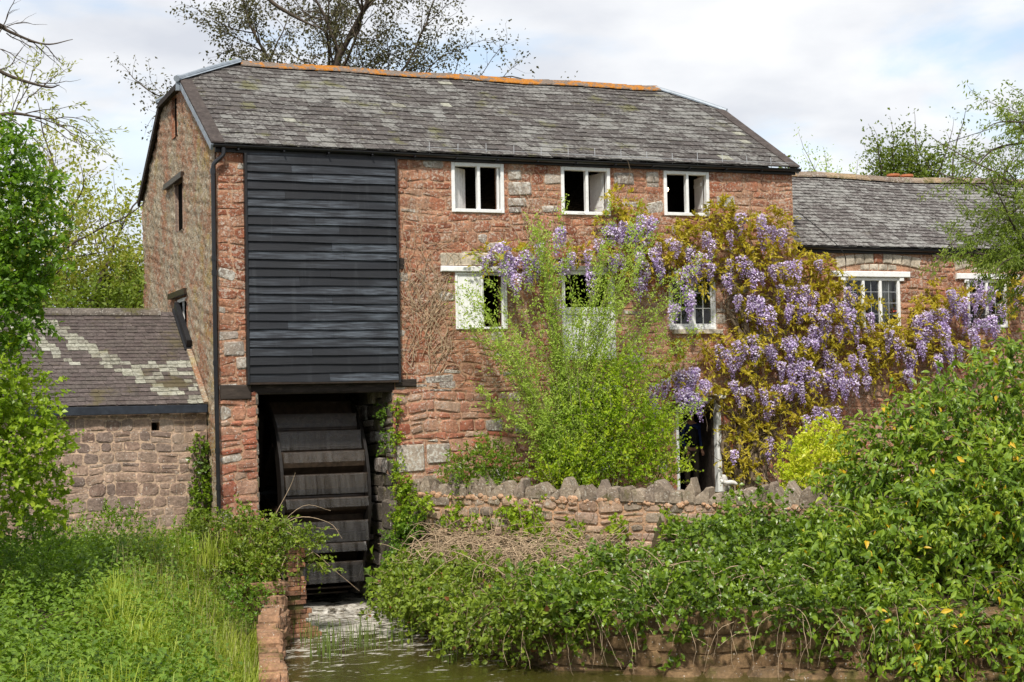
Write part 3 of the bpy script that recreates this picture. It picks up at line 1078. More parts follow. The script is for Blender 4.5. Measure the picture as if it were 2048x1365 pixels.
# wheel pit masonry
mb = MB()
mb.box(.24, .735, .5, 5.2, -.8, 4.76)
mb.box(.74, 3.5, 5.2, 5.6, -.8, 4.76)
mb.box(3.53, 4.0, .5, 5.2, -.8, 4.76)
mb.box(3.5, 4.0, .02, .5, -.8, 1.39)
mb.box(.24, .735, .03, .5, -.8, 1.39)
mb.box(.74, 3.5, .52, 5.19, 4.64, 4.75)
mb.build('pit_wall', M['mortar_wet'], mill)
r1b = np.random.default_rng(33)
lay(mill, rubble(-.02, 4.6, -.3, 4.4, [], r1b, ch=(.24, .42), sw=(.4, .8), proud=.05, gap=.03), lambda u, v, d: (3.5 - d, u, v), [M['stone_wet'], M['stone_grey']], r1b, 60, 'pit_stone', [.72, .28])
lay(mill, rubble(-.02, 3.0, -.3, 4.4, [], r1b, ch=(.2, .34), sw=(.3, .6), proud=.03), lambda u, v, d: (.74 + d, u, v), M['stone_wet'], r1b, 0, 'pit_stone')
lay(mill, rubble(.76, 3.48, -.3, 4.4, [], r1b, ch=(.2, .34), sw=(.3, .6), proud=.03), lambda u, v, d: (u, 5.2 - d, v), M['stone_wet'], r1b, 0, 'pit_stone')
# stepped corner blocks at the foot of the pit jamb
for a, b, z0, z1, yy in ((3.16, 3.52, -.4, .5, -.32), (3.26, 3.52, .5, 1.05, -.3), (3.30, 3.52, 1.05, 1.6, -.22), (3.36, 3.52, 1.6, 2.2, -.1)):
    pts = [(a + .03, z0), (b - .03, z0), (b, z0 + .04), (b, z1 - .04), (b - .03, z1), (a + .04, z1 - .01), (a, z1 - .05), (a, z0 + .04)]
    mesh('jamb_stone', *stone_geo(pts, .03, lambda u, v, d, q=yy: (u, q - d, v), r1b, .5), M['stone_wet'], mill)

# main roof
E_Y, E_Z, R_Y, R_Z = -.16, 9.22, 4.4, 11.80
SL = math.hypot(R_Y - E_Y, R_Z - E_Z)
ca, sa = (R_Y - E_Y) / SL, (R_Z - E_Z) / SL
sag = lambda x: -.035 * math.sin(max(0, min(1, x / 13)) * PI) + .012 * math.sin(x * 2.1)
rf = lambda u, s, d: (u, E_Y + s * ca - d * sa, E_Z + s * sa + d * ca + sag(u) * (s / SL + .15))
s_hip = (3.1 - E_Y) / (R_Y - E_Y) * SL


def rb(s):
    if s < s_hip:
        return (-.12, 13.1)
    t = (s - s_hip) / (SL - s_hip)
    return (-.12 + t * 1.6, 13.1 - t * 1.2)


mb = MB()
xs = np.linspace(0, 1, 27)
for t0, t1 in ((0, s_hip), (s_hip, SL)):
    a0, b0 = rb(t0)
    a1, b1 = rb(t1 - 1e-6)
    for p, q in zip(xs[:-1], xs[1:]):
        mb.add([rf(a0 + (b0 - a0) * p, t0, 0), rf(a0 + (b0 - a0) * q, t0, 0), rf(a1 + (b1 - a1) * q, t1, 0), rf(a1 + (b1 - a1) * p, t1, 0)], [(0, 1, 2, 3)])
yb = 2 * R_Y - E_Y
mb.add([(-.12, yb, E_Z), (13.1, yb, E_Z), (13.1, 5.7, 11.065), (11.9, R_Y, R_Z - .03), (1.48, R_Y, R_Z - .03), (-.12, 5.7, 11.065)], [(0, 1, 2, 3, 4, 5)])
mb.add([(-.12, 3.1, 11.065), (-.12, 5.7, 11.065), (1.48, R_Y, R_Z - .02)], [(0, 1, 2)])
mb.add([(13.1, 3.1, 11.065), (13.1, 5.7, 11.065), (11.9, R_Y, R_Z - .02)], [(2, 1, 0)])
mb.build('roof', M['slate'], mill)
rs = np.random.default_rng(21)
n_sl = slates(mill, rf, SL - .12, rb, .285, .27, lambda k, c, u, s: M['slate_pale'] if rs.random() < .012 else M['slate'], rs, 295, rag=.012)
# hip slates on the two small end planes
for sgn, x0, xa in ((-1, -.12, 1.48), (1, 13.1, 11.9)):
    mb = MB()
    for k in range(5):
        t0, t1 = k / 5, (k + 1.3) / 5
        t1 = min(t1, 1)
        for q in range(6):
            f0, f1 = q / 6 + .01, (q + 1) / 6 - .01
            P = []
            for t, f, lf in ((t0, f0, .03), (t0, f1, .03), (t1, f1, .006), (t1, f0, .006)):
                P.append((x0 + (xa - x0) * t, 3.1 + 1.3 * t + f * 2.6 * (1 - t), 11.065 + .735 * t + lf))
            mb.add(P, [(0, 1, 2, 3) if sgn > 0 else (3, 2, 1, 0)])
    mb.build('hip_slates', M['slate'], mill, kind='stuff')
# ridge tiles, angled, each its own
nr = 25
for i in range(nr):
    a = 1.46 + (11.92 - 1.46) * i / nr
    b = 1.46 + (11.92 - 1.46) * (i + 1) / nr + .03
    mb = MB()
    za = R_Z + sag(a) + .035 + rs.uniform(-.006, .006)
    zb = R_Z + sag(b) + .045 + rs.uniform(-.006, .006)
    prof = [(-.23, -.115), (-.225, -.09), (-.05, .012), (0, .055), (.05, .012), (.225, -.09), (.23, -.115)]
    V = [(x, R_Y + py, z + pz) for x, z in ((a, za), (b, zb)) for py, pz in prof]
    k = len(prof)
    F = [(j, j + 1, k + j + 1, k + j) for j in range(k - 1)] + [tuple(range(k))[::-1], tuple(range(k, 2 * k))]
    mb.add(V, F)
    mb.build('ridge_tile', M['ridge'], mill)
# lead hips
for a, b in (((-.16, 3.06, 11.1), (1.47, 4.38, 11.86)), ((13.14, 3.06, 11.08), (11.9, 4.38, 11.82)), ((-.16, 5.74, 11.1), (1.47, 4.42, 11.86)), ((13.14, 5.74, 11.08), (11.9, 4.42, 11.82))):
    mb = MB()
    mb.tube(smooth_path([a, (np.array(a) + b) / 2 + np.array((0, 0, .015)), b], 4), .055, 8)
    A, B = Vector(a), Vector(b)
    for s in (-1, 1):
        off = Vector((0, s * .13, -.055))
        mb.add([A + Vector((0, 0, .02)), B + Vector((0, 0, .02)), B + off, A + off], [(0, 1, 2, 3)])
    mb.build('lead_hip', M['lead'], mill)
mb = MB()
mb.tube([(-.2, 2.98, 11.08), (-.15, 3.06, 11.1), (-.05, 3.14, 11.14)], [.07, .08, .06], 8)
mb.box(-.2, -.13, 3.02, 3.1, 10.84, 11.05)
mb.build('lead_cap', M['lead'], mill)
# verge boards along both gable edges and the dark hip eave
for x, w, e in ((-.12, .26, 0), (13.1, -.26, 0)):
    P0, P1 = rf(x, .0, .045), rf(x, s_hip, .045)
    Q0, Q1 = rf(x + w, .0, .045), rf(x + w, s_hip, .045)
    dn = Vector((0, 0, -.03))
    V = [Vector(P0), Vector(Q0), Vector(Q1), Vector(P1)]
    V += [v + dn for v in V]
    mesh('verge_board', V, [(0, 1, 2, 3), (0, 4, 5, 1), (1, 5, 6, 2), (2, 6, 7, 3), (3, 7, 4, 0), (7, 6, 5, 4)], M['cementverge'], mill)
    mb = MB()
    xs_ = -.1 if x < 1 else 13.08
    for k in range(14):
        a, b = rf(xs_, s_hip * k / 14, -.02), rf(xs_, s_hip * (k + 1) / 14, -.02)
        mb.bar((a[0], a[1], a[2] - .06), (b[0], b[1], b[2] - .045), .05, .12)
    mb.build('verge_slates', M['lead'], mill)
    mb = MB()
    mb.bar((xs_, 5.7, 11.0), (xs_, yb, E_Z - .07), .06, .16)
    mb.bar((xs_, 3.08, 11.0), (xs_, 5.74, 11.0), .1, .12)
    mb.build('barge_board', M['timber'], mill)
# fascia, gutter, downpipe
mb = MB()
mb.box(-.02, 13.05, -.07, -.02, 9.07, 9.2)
mb.build('fascia', M['black_fascia'], mill)
pr = [(.062 * math.cos(t), .062 * math.sin(t)) for t in np.linspace(PI, 2 * PI, 9)] + [(.054 * math.cos(t), .054 * math.sin(t)) for t in np.linspace(2 * PI, PI, 9)]
mb = MB()
V = [(x, -.15 + a, z + b) for x, z in ((-.08, 9.2), (6.5, 9.17), (13.12, 9.19)) for a, b in pr]
k = len(pr)
mb.add(V, [(s * k + j, s * k + (j + 1) % k, (s + 1) * k + (j + 1) % k, (s + 1) * k + j) for s in (0, 1) for j in range(k)] + [tuple(range(k)), tuple(range(2 * k, 3 * k))[::-1]])
for x in np.arange(.4, 13, .9):
    mb.box(x - .012, x + .012, -.225, -.07, 9.1, 9.125)
mb.build('gutter', M['black_iron'], mill)
mb = MB()
mb.tube(smooth_path([(.12, -.15, 9.14), (.12, -.15, 9.02), (.05, -.14, 8.93), (-.06, -.12, 8.82), (-.08, -.11, 8.7)], 5), .042, 10)
mb.tube([(-.08, -.11, 8.72), (-.08, -.11, 5.2), (-.05, -.11, 1.9)], .042, 10)
for z in (8.68, 7.0, 6.72, 4.98, 3.3, 2.6):
    x = -.08 if z > 5.2 else -.08 + .03 * (5.2 - z) / 3.3
    mb.tube([(x, -.11, z - .05), (x, -.11, z + .05)], .053, 10)
    mb.box(x - .03, x + .03, -.1, .01, z - .015, z + .015)
mb.build('downpipe', M['black_iron'], mill)
# snow rail above the gutter
mb = MB()
for z, yy in ((9.27, -.1), (9.33, -.08)):
    mb.tube([(4.3, yy, z), (9, yy, z - .02), (13.0, yy, z)], .006, 4)
for x in list(np.arange(4.35, 13, .62)):
    mb.bar((x, -.09, 9.2), (x + .01, -.06, 9.48 - .1 * (x % .5)), .012, .012)
mb.build('snow_rail', M['lead_bar'], mill)

# boarded bay over the wheel
cl = mesh('cladding', *(lambda b: (b.V, b.F))(MB().box(.60, 3.58, -.075, .0, 4.62, 9.06)), M['timber_v'], mill)
nb = 26
zz = np.linspace(4.60, 9.05, nb + 1)
for i in range(nb):
    a, b = zz[i], zz[i + 1] + .025
    j = [rs.uniform(-.004, .004) for _ in range(4)]
    cutx = [.575, 3.60]
    if i % 3 != 1:
        cutx.insert(1, rs.uniform(1.1, 3.1))
    for c0, c1 in zip(cutx[:-1], cutx[1:]):
        V = []
        j = [rs.uniform(-.005, .005) for _ in range(4)]
        for x in np.linspace(c0 + .0015, c1 - .0015, 5):
            w = .005 * math.sin(x * 2.2 + i * 1.9) + .002 * math.sin(x * 7 + i)
            V += [(x, -.137 + w + j[0], a + j[1] + w), (x, -.114 + w + j[0], a + j[1] + w - .002), (x, -.082, b + j[2]), (x, -.094 + j[3], b + j[2])]
        F = []
        for s in range(4):
            o = s * 4
            F += [(o + 3, o + 0, o + 4, o + 7), (o + 0, o + 1, o + 5, o + 4), (o + 1, o + 2, o + 6, o + 5), (o + 2, o + 3, o + 7, o + 6)]
        F += [(0, 3, 2, 1), (16, 17, 18, 19)]
        mesh('board', V, F, M['board'], cl)
for x0, x1 in ((.53, .578), (3.597, 3.645)):
    MB().bbox(x0, x1, -.15, .0, 4.55, 9.06).build('corner_strip', M['black_fascia'], cl)
MB().bbox(.56, 3.62, -.128, -.02, 4.55, 4.598).build('base_strip', M['timber_v'], cl)
MB().bbox(3.65, 3.78, -.06, .1, 6.84, 7.06).build('timber_peg', M['timber'], mill)
b = MB()
b.bbox(.02, .62, -.06, .3, 4.27, 4.56, .02)
b.bbox(.62, 3.56, .02, .35, 4.36, 4.60, .02)
b.bbox(3.56, 4.0, -.05, .3, 4.46, 4.62, .02)
b.build('wheel_lintel', M['timber'], mill)


# windows
def frame(mb, x0, x1, z0, z1, y=-.0, t=.06, d=.09, sill=True):
    mb.bbox(x0, x0 + t, y - .03, y + d, z0, z1)
    mb.bbox(x1 - t, x1, y - .03, y + d, z0, z1)
    mb.bbox(x0 + t, x1 - t, y - .027, y + d, z1 - t, z1)
    mb.bbox(x0 + t - .003, x1 - t + .003, y - .05, y + d, z0, z0 + t * .95)


def plank_shutter(parent, hinge, ang, w, h, z0, s=1):
    """boarded shutter of four planks, turned ang degrees into the room about its hinge"""
    c, s_ = math.cos(ang), math.sin(ang)
    n = 5
    first = None
    for i in range(n):
        a, b = w * i / n + .003, w * (i + 1) / n - .003
        V = []
        for z in (z0, z0 + h):
            for u, t in ((a, 0), (b, 0), (b, .03), (a, .03)):
                V.append((hinge[0] + s * (u * c) - s * t * 0, hinge[1] + u * s_ + t, z))
        F = [(3, 2, 1, 0), (4, 5, 6, 7), (0, 1, 5, 4), (1, 2, 6, 5), (2, 3, 7, 6), (3, 0, 4, 7)]
        if first is None:
            first = mesh('shutter', V, F, M['white'], parent)
        else:
            mesh('plank', V, F, M['white'], first)
    for zz_ in (z0 + h * .2, z0 + h * .8):
        P = [(hinge[0] + s * u * c, hinge[1] + u * s_ + .045, zz_) for u in (.03, w - .03)]
        MB().bar(P[0], P[1], .03, .07).build('batten', M['white'], first)
    return first


for nm, (x0, x1, z0, z1) in ((k, HOLES[k]) for k in ('w1', 'w2', 'w3')):
    b = MB()
    frame(b, x0, x1, z0, z1, t=.075)
    xm = (x0 + x1) / 2 + (.02 if nm != 'w2' else .03)
    b.bbox(xm - .032, xm + .032, -.025, .085, z0 + .055, z1 - .06)
    w = b.build('window', M['white'], mill)
    if nm == 'w1':
        plank_shutter(w, (x0 + .065, .10, 0), math.radians(38), .5, z1 - z0 - .15, z0 + .07, 1)
        MB().bbox(x1 - .135, x1 - .095, .02, .09, z0 + .06, z1 - .065).build('open_leaf_edge', M['white'], w)
    elif nm == 'w2':
        plank_shutter(w, (x1 - .09, .10, 0), math.radians(78), .5, z1 - z0 - .15, z0 + .07, -1)
    else:
        plank_shutter(w, (x1 - .09, .10, 0), math.radians(98), .5, z1 - z0 - .15, z0 + .07, -1)
# middle storey, left: one leaf closed
x0, x1, z0, z1 = HOLES['m1']
b = MB()
frame(b, x0, x1, z0, z1, t=.05)
b.bbox(x0 + .56, x0 + .62, -.025, .085, z0 + .045, z1 - .05)
w = b.build('window', M['white'], mill)
MB().bbox(x0 + .055, x0 + .555, -.012, .03, z0 + .05, z1 - .055).build('shutter', M['white'], w)
b = MB()
b.bbox(x1 - .11, x1 - .055, .0, .05, z0 + .05, z1 - .06)
b.build('open_leaf_edge', M['white'], w)
b = MB()
b.bbox(4.56, 6.14, -.09, .0, 6.80, 6.915, .015)
b.build('window_lintel', M['white'], mill)
# loading door, upper half open
x0, x1, z0, z1 = HOLES['loading']
b = MB()
b.bbox(x0, x0 + .08, -.03, .09, z0, z1)
b.bbox(x1 - .11, x1, -.03, .09, z0, z1)
b.bbox(x0 + .08, x1 - .11, -.028, .09, z1 - .08, z1)
w = b.build('loading_door', M['white'], mill)
xs3 = np.linspace(x0 + .085, x1 - .115, 7)
for p, q in zip(xs3[:-1], xs3[1:]):
    MB().bbox(p + .003, q - .003, .0, .045, z0 + .02, 6.08).build('plank', M['white'], w)
MB().bbox(x0 + .085, x1 - .115, -.03, -.002, 5.93, 6.03).build('rail', M['white'], w)
b = MB()
b.bbox(7.05, 8.62, -.07, .0, 6.855, 6.96, .012)
b.build('window_lintel', M['white'], mill)
# ground floor opening behind the bushes
x0, x1, z0, z1 = HOLES['low']
b = MB()
frame(b, x0, x1, z0, z1, t=.07)
b.bbox(x0 + .58, x0 + .65, -.025, .085, z0 + .06, z1 - .07)
w = b.build('window', M['white'], mill)
MB().bbox(x0 + .075, x1 - .075, .01, .05, z0 + .07, z0 + .72).build('panel', M['white'], w)
MB().bbox(6.95, 8.62, -.08, .0, 4.305, 4.41, .012).build('window_lintel', M['white'], mill)
# casement with glazing bars
x0, x1, z0, z1 = HOLES['case']
b = MB()
frame(b, x0, x1, z0, z1, t=.065)
xm = (x0 + x1) / 2
b.bbox(xm - .035, xm + .035, -.026, .085, z0 + .06, z1 - .065)
w = b.build('window', M['white'], mill)
for a, c in ((x0 + .068, xm - .038), (xm + .038, x1 - .068)):
    b = MB()
    zb_, zt = z0 + .066, z1 - .068
    for q in ((a, a + .045), (c - .045, c)):
        b.bbox(*q, .0, .045, zb_, zt)
    b.bbox(a + .046, c - .046, .0, .045, zb_, zb_ + .06)
    b.bbox(a + .046, c - .046, .0, .045, zt - .045, zt)
    for k in (1, 2):
        q = zb_ + .06 + (zt - zb_ - .105) * k / 3
        b.bbox(a + .046, c - .046, .005, .04, q - .01, q + .01, .004)
    q = (a + c) / 2
    b.bbox(q - .01, q + .01, .003, .038, zb_ + .061, zt - .046, .004)
    s = b.build('sash', M['white'], w)
    h3 = (zt - zb_ - .105) / 3
    for k in range(3):
        for p, e in ((a + .046, q - .01), (q + .01, c - .046)):
            tl = rs.uniform(-.004, .004)
            za_, zb2 = zb_ + .06 + h3 * k + .005, zb_ + .06 + h3 * (k + 1) - .005
            mesh('pane', [(p, .022 + tl, za_), (e, .022 - tl, za_), (e, .022, zb2), (p, .022, zb2)], [(0, 1, 2, 3)], M['glass'], w)
MB().bbox(9.86, 11.08, -.1, .05, 5.5, 5.595, .012).build('window_sill', M['stone_pale'], mill)
# doorway
x0, x1, z0, z1 = HOLES['door']
b = MB()
b.bbox(x0, x0 + .06, -.04, .1, z0, z1)
b.bbox(x1 - .11, x1, -.05, .1, z0, z1)
b.bbox(x0 + .06, x1 - .11, -.038, .1, z1 - .08, z1)
b.bbox(x0 - .1, x1 + .13, -.10, -.052, z1 + .003, z1 + .1)
w = b.build('door_frame', M['white'], mill)
d_ = MB()
d_.box(x1 - .16, x1 - .115, .11, .95, z0 + .02, z1 - .09)
d_.build('door', M['timber'], w)

# ------------------------------------------------------------------ the cottage wing
wing = thing('cottage_wing', 'lower slate roofed sandstone wing with arched windows right of the mill', 'house', (17.5, 2.7, 2.05))
WH = {'a': (14.28, 15.82, 5.62, 6.78), 'b': (17.72, 18.88, 5.62, 6.76)}
holed_wall(MB(), 13.02, 24, 1.8, 7.42, list(WH.values()), fm, .45).build('wall', M['mortar'], wing)
arches = [(14.12, 16.38, 6.98, 7.34), (17.4, 19.3, 6.96, 7.3)]
r2_ = np.random.default_rng(17)
lay(wing, rubble(13.03, 20.2, 4.3, 7.40, list(WH.values()) + arches, r2_, ch=(.12, .24), sw=(.16, .42), proud=.025, gap=.03, wob=.03), fm, M['stone'], r2_, 290)
lay(wing, rubble(13.03, 20.2, 2.0, 4.3, [], r2_, ch=(.2, .34), sw=(.3, .6), proud=.025, gap=.03), fm, M['stone'], r2_, 0)
for (a, b, c, d), drk in zip(arches, (4, 2)):
    n = 9
    xm = (a + b) / 2
    for i in range(n):
        p, q = a + (b - a) * i / n, a + (b - a) * (i + 1) / n
        rise = lambda x: c + .01 + .13 * (1 - ((x - xm) / ((b - a) / 2)) ** 2)
        top = lambda x: d - .10 * abs((x - xm) / ((b - a) / 2)) ** 1.5
        sk = lambda x, t: x + (x - xm) * .05 * t
        g2 = .008
        pts = [(sk(p, 0) + g2, rise(p)), (sk((p + q) / 2, 0), rise((p + q) / 2)), (sk(q, 0) - g2, rise(q)), (sk(q, 1) - g2, top(q)), (sk((p + q) / 2, 1), top((p + q) / 2)), (sk(p, 1) + g2, top(p))]
        voussoir(wing, pts, .035, 0, M['stone_pale'] if i != drk else M['stone'], r_=r2_)
    # small filling stones under the arch
    for i in range(4):
        p, q = xm - .5 + .25 * i + .01, xm - .5 + .25 * (i + 1) - .01
        h = lambda x: c + .12 * (1 - ((x - xm) / ((b - a) / 2)) ** 2)
        pts = [(p, c - .02), (q, c - .02), (q, h(q) - .01), ((p + q) / 2, h((p + q) / 2) - .01), (p, h(p) - .01)]
        voussoir(wing, pts, .028, 0, M['stone_pale'], 'fill_stone', r2_)
for nm, lights, l0, l1 in (('a', 3, 13.95, 16.08), ('b', 2, 17.4, 19.22)):
    x0, x1, z0, z1 = WH[nm]
    b = MB()
    frame(b, x0, x1, z0, z1, t=.07, d=.1)
    xs4 = np.linspace(x0 + .07, x1 - .07, lights + 1)
    for x in xs4[1:-1]:
        b.bbox(x - .035, x + .035, -.027, .09, z0 + .067, z1 - .07)
    w = b.build('window', M['white'], wing)
    for i in range(lights):
        a, c = xs4[i] + (.0 if i == 0 else .035), xs4[i + 1] - (.0 if i == lights - 1 else .035)
        lb = MB()
        nr_ = 4
        for k in range(1, nr_):
            q = z0 + .07 + (z1 - z0 - .14) * k / nr_
            lb.box(a, c, .028, .04, q - .006, q + .006)
        q = (a + c) / 2
        lb.box(q - .006, q + .006, .026, .042, z0 + .07, z1 - .07)
        lb.build('leaded_bars', M['lead_bar'], w)
        for k in range(nr_):
            for p, e in ((a, q - .006), (q + .006, c)):
                h4 = (z1 - z0 - .14) / nr_
                za_, zb2 = z0 + .07 + h4 * k, z0 + .07 + h4 * (k + 1)
                t1, t2 = rs.uniform(-.005, .005, 2)
                mesh('pane', [(p, .034 + t1, za_), (e, .034 - t1, za_), (e, .034 + t2, zb2), (p, .034 - t2, zb2)], [(0, 1, 2, 3)], M['glass'], w)
    b = MB()
    b.bbox(l0, l1, -.09, .0, z1 + .005, z1 + .14, .015)
    b.bbox(x0 - .09, x0 + .03, -.07, -.035, z1 - .08, z1 + .004)
    b.bbox(x1 - .03, x1 + .09, -.07, -.035, z1 - .08, z1 + .004)
    b.build('window_lintel', M['white'], wing)
mb = MB()
mb.box(13.03, 24, 5.0, 5.4, 1.8, 7.4)
mb.box(23.6, 24, .45, 5.0, 1.8, 7.4)
mb.build('rear_wall', M['mortar'], wing)
mb = MB()
mb.box(13.03, 23.6, .46, 5.0, 4.55, 4.65)
mb.box(13.03, 23.6, 2.9, 3.0, 4.66, 7.4)
mb.build('interior_wall', M['plaster'], wing)
WY, WZ, WRY, WRZ = -.14, 7.47, 2.75, 9.56
WSL = math.hypot(WRY - WY, WRZ - WZ)
wca, wsa = (WRY - WY) / WSL, (WRZ - WZ) / WSL
wsag = lambda x: -.06 * math.sin(max(0, min(1, (x - 13) / 9)) * PI) + .02 * math.sin(x * 1.3)
wf = lambda u, s, d: (u, WY + s * wca - d * wsa, WZ + s * wsa + d * wca + wsag(u) * s / WSL)
mb = MB()
for p, q in zip(np.linspace(13.02, 24.2, 20)[:-1], np.linspace(13.02, 24.2, 20)[1:]):
    mb.add([wf(p, 0, 0), wf(q, 0, 0), wf(q, WSL, 0), wf(p, WSL, 0)], [(0, 1, 2, 3)])
    mb.add([(p, 5.6, 7.47), (q, 5.6, 7.47), wf(q, WSL, -.01), wf(p, WSL, -.01)], [(3, 2, 1, 0)])
mb.build('roof', M['slate_wing'], wing)
r3 = np.random.default_rng(5)
slates(wing, wf, WSL - .1, lambda s: (13.03, 22.5), .165, .2, lambda k, c, u, s: M['slate_wing'], r3, 295, rag=.011)
for i in range(22):
    a = 13.03 + 9.5 * i / 22
    b_ = a + 9.5 / 22 + .02
    prof = [(-.2, -.1), (-.19, -.06), (-.08, .03), (0, .06), (.08, .03), (.19, -.06), (.2, -.1)]
    V = [(x, WRY + py, WRZ + wsag(x) + .03 + pz + dz_) for x, dz_ in ((a, r3.uniform(-.01, .01)), (b_, r3.uniform(-.01, .01))) for py, pz in prof]
    k = len(prof)
    mesh('ridge_tile', V, [(j, j + 1, k + j + 1, k + j) for j in range(k - 1)] + [tuple(range(k))[::-1], tuple(range(k, 2 * k))], M['ridge_wing'], wing)
MB().box(13.03, 24, -.06, -.02, 7.33, 7.46).build('fascia', M['black_fascia'], wing)
mb = MB()
V = [(x, -.125 + a, z + b) for x, z in ((13.03, 7.46), (18.0, 7.42), (24.1, 7.40)) for a, b in pr]
k = len(pr)
mb.add(V, [(s * k + j, s * k + (j + 1) % k, (s + 1) * k + (j + 1) % k, (s + 1) * k + j) for s in (0, 1) for j in range(k)] + [tuple(range(k)), tuple(range(2 * k, 3 * k))[::-1]])
mb.build('gutter', M['black_iron'], wing)
stk = MB()
stk.box(17.85, 18.75, 3.0, 3.5, 8.9, 9.5)
stk = stk.build('chimney', M['stone_out'], wing)
for x in (18.08, 18.5):
    mb = MB()
    mb.tube([(x, 3.22, 9.5), (x, 3.22, 9.66), (x, 3.22, 9.665), (x, 3.22, 9.72)], [.13, .13, .17, .165], 14)
    mb.build('chimney_pot', M['clay'], stk)
# curtain and pot of flowers inside the wide window
mb = MB()
cx = np.linspace(15.36, 15.76, 26)
V = [(x + (.10 * (1 - t) ** 2 if t < .5 else 0), .22 + .025 * math.sin(i * 1.5), 5.66 + 1.1 * t) for t in (0, .25, .5, .75, 1) for i, x in enumerate(cx)]
F = [(r * 26 + i, r * 26 + i + 1, (r + 1) * 26 + i + 1, (r + 1) * 26 + i) for r in range(4) for i in range(25)]
cu = mesh('curtain', V, F, M['curtain'], None, True)
tag(cu, 'pale curtain gathered inside the wide window of the wing', 'curtain')
fp = thing('flower_pot', 'small pot of red flowers on the wing window sill', 'flower pot', (15.62, .13, 5.70))
mb = MB()
mb.tube([(15.62, .13, 5.69), (15.62, .13, 5.78), (15.62, .13, 5.80)], [.045, .06, .065], 10)
mb.build('pot', M['clay'], fp)
P = rng.normal(size=(60, 3)) * .045 + np.array([15.62, .13, 5.93])
npmesh('leaves', *leaf_arr(P, rng.normal(size=P.shape), rng.normal(size=P.shape), np.full(60, .05), np.full(60, .03)), LM['greentree'], fp)
P = rng.normal(size=(26, 3)) * .05 + np.array([15.63, .11, 5.97])
npmesh('flowers', *leaf_arr(P, rng.normal(size=P.shape), rng.normal(size=P.shape), np.full(26, .05), np.full(26, .05)), M['red_petal'], fp)

# ------------------------------------------------------------------ outbuilding on the left
ob = thing('outbuilding', 'low stone outbuilding with dark slate roof and bleached slate bands beside the gable', 'outbuilding', (-4, 2.5, 1.55))
OY = .95
om = lambda u, v, d: (u, OY - d, v)
OH = [(-1.14, -.98, 3.70, 3.86)]
holed_wall(MB(), -9, -.06, 1.2, 4.14, OH, om, .4).build('wall', M['mortar_out'], ob)
r4 = np.random.default_rng(41)
lay(ob, rubble(-3.6, -.06, 1.5, 4.12, OH, r4, ch=(.13, .28), sw=(.16, .44), proud=.013, gap=.022, wob=.03, rag=.018), om, M['stone_out'], r4, 290)
lay(ob, rubble(-9, -3.6, 1.5, 4.12, [], r4, ch=(.2, .36), sw=(.3, .7), proud=.022, gap=.03, wob=.02), om, M['stone_out'], r4, 0)
mb = MB()
mb.box(-9, -.06, 7.0, 7.3, 1.2, 4.1)
mb.box(-9.3, -9, OY, 7.3, 1.2, 5.4)
mb.build('rear_wall', M['mortar_out'], ob)
SY, SZ, SRY, SRZ = .82, 4.2, 4.0, 6.2
SSL = math.hypot(SRY - SY, SRZ - SZ)
oca, osa = (SRY - SY) / SSL, (SRZ - SZ) / SSL
of = lambda u, s, d: (u, SY + s * oca - d * osa, SZ + s * osa + d * oca)
mesh('roof', [of(-9.2, 0, 0), of(-.05, 0, 0), of(-.05, SSL, 0), of(-9.2, SSL, 0), (-9.2, 7.3, 4.1), (-.05, 7.3, 4.1)], [(0, 1, 2, 3), (3, 2, 5, 4)], M['slate_out'], ob)


def out_mat(k, c, u, s):
    # the bands of bleached slates step down to the right
    t = s / SSL
    q = u + .02 * math.sin(k * 9.1)
    e = r4.uniform(-.16, .16)
    w1 = -.20 - 2.62 * (t - .04) / .80           # line of the main band
    d1 = q - (-.55 - 2.75 * t)
    if .06 < t < .9 and abs(d1 + e * .5) < .30 - .12 * abs(t - .4) and r4.random() < .86:
        return M['slate_pale']
    d2 = q - (-1.55 - 2.4 * t)
    if .38 < t < .85 and abs(d2 + e * .4) < .17 and r4.random() < .8:
        return M['slate_pale']
    if .26 < t < .42 and q > -1.2 and r4.random() < .62 - (.3 if .3 < t < .36 else 0):
        return M['slate_pale']
    if t < .25 and q > -.35 and r4.random() < .4:
        return M['slate_pale']
    return M['slate_out']


slates(ob, of, SSL - .06, lambda s: (-5.2, -.07), .155, .19, out_mat, r4, 295, rag=.005, thick=.007)
slates(ob, of, SSL - .06, lambda s: (-9.2, -5.2), .155, .19, lambda *a: M['slate_out'], r4, 0, rag=.005, thick=.007)
for i in range(12):
    a = -.45 - i * .62
    b_ = a - .61
    prof = [(-.2, -.13), (-.19, -.09), (-.03, .03), (.03, .03), (.19, -.09), (.2, -.13)]
    V = [(x, SRY + py, SRZ + .05 + pz + r4.uniform(-.004, .004)) for x in (b_, a) for py, pz in prof]
    k = len(prof)
    mesh('ridge_tile', V, [(j, j + 1, k + j + 1, k + j) for j in range(k - 1)] + [tuple(range(k))[::-1], tuple(range(k, 2 * k))], M['ridge_out'], ob)
mb = MB()
mb.bbox(-9.2, -.07, SY - .05, SY + .0, 4.03, 4.19)
mb.build('fascia', simple('blue_black_fascia', (.018, .022, .030), .6, .4, 6, .2, .3, dirt=(.05, .06, .07)), ob)
# lead soaker and mortar fillet where the roof meets the gable
mb = MB()
mb.bar(of(-.10, SSL * .55, .03), of(-.10, SSL + .02, .05), .16, .04)
mb.bar((-.09, SRY - 1.4, SRZ - .8), (-.09, SRY - .0, SRZ + .08), .1, .3)
mb.build('flashing', M['black_fascia'], ob)
mb = MB()
mb.bar(of(-.09, .0, .03), of(-.09, SSL * .55, .03), .1, .05)
mb.build('mortar_fillet', M['harling'], ob)

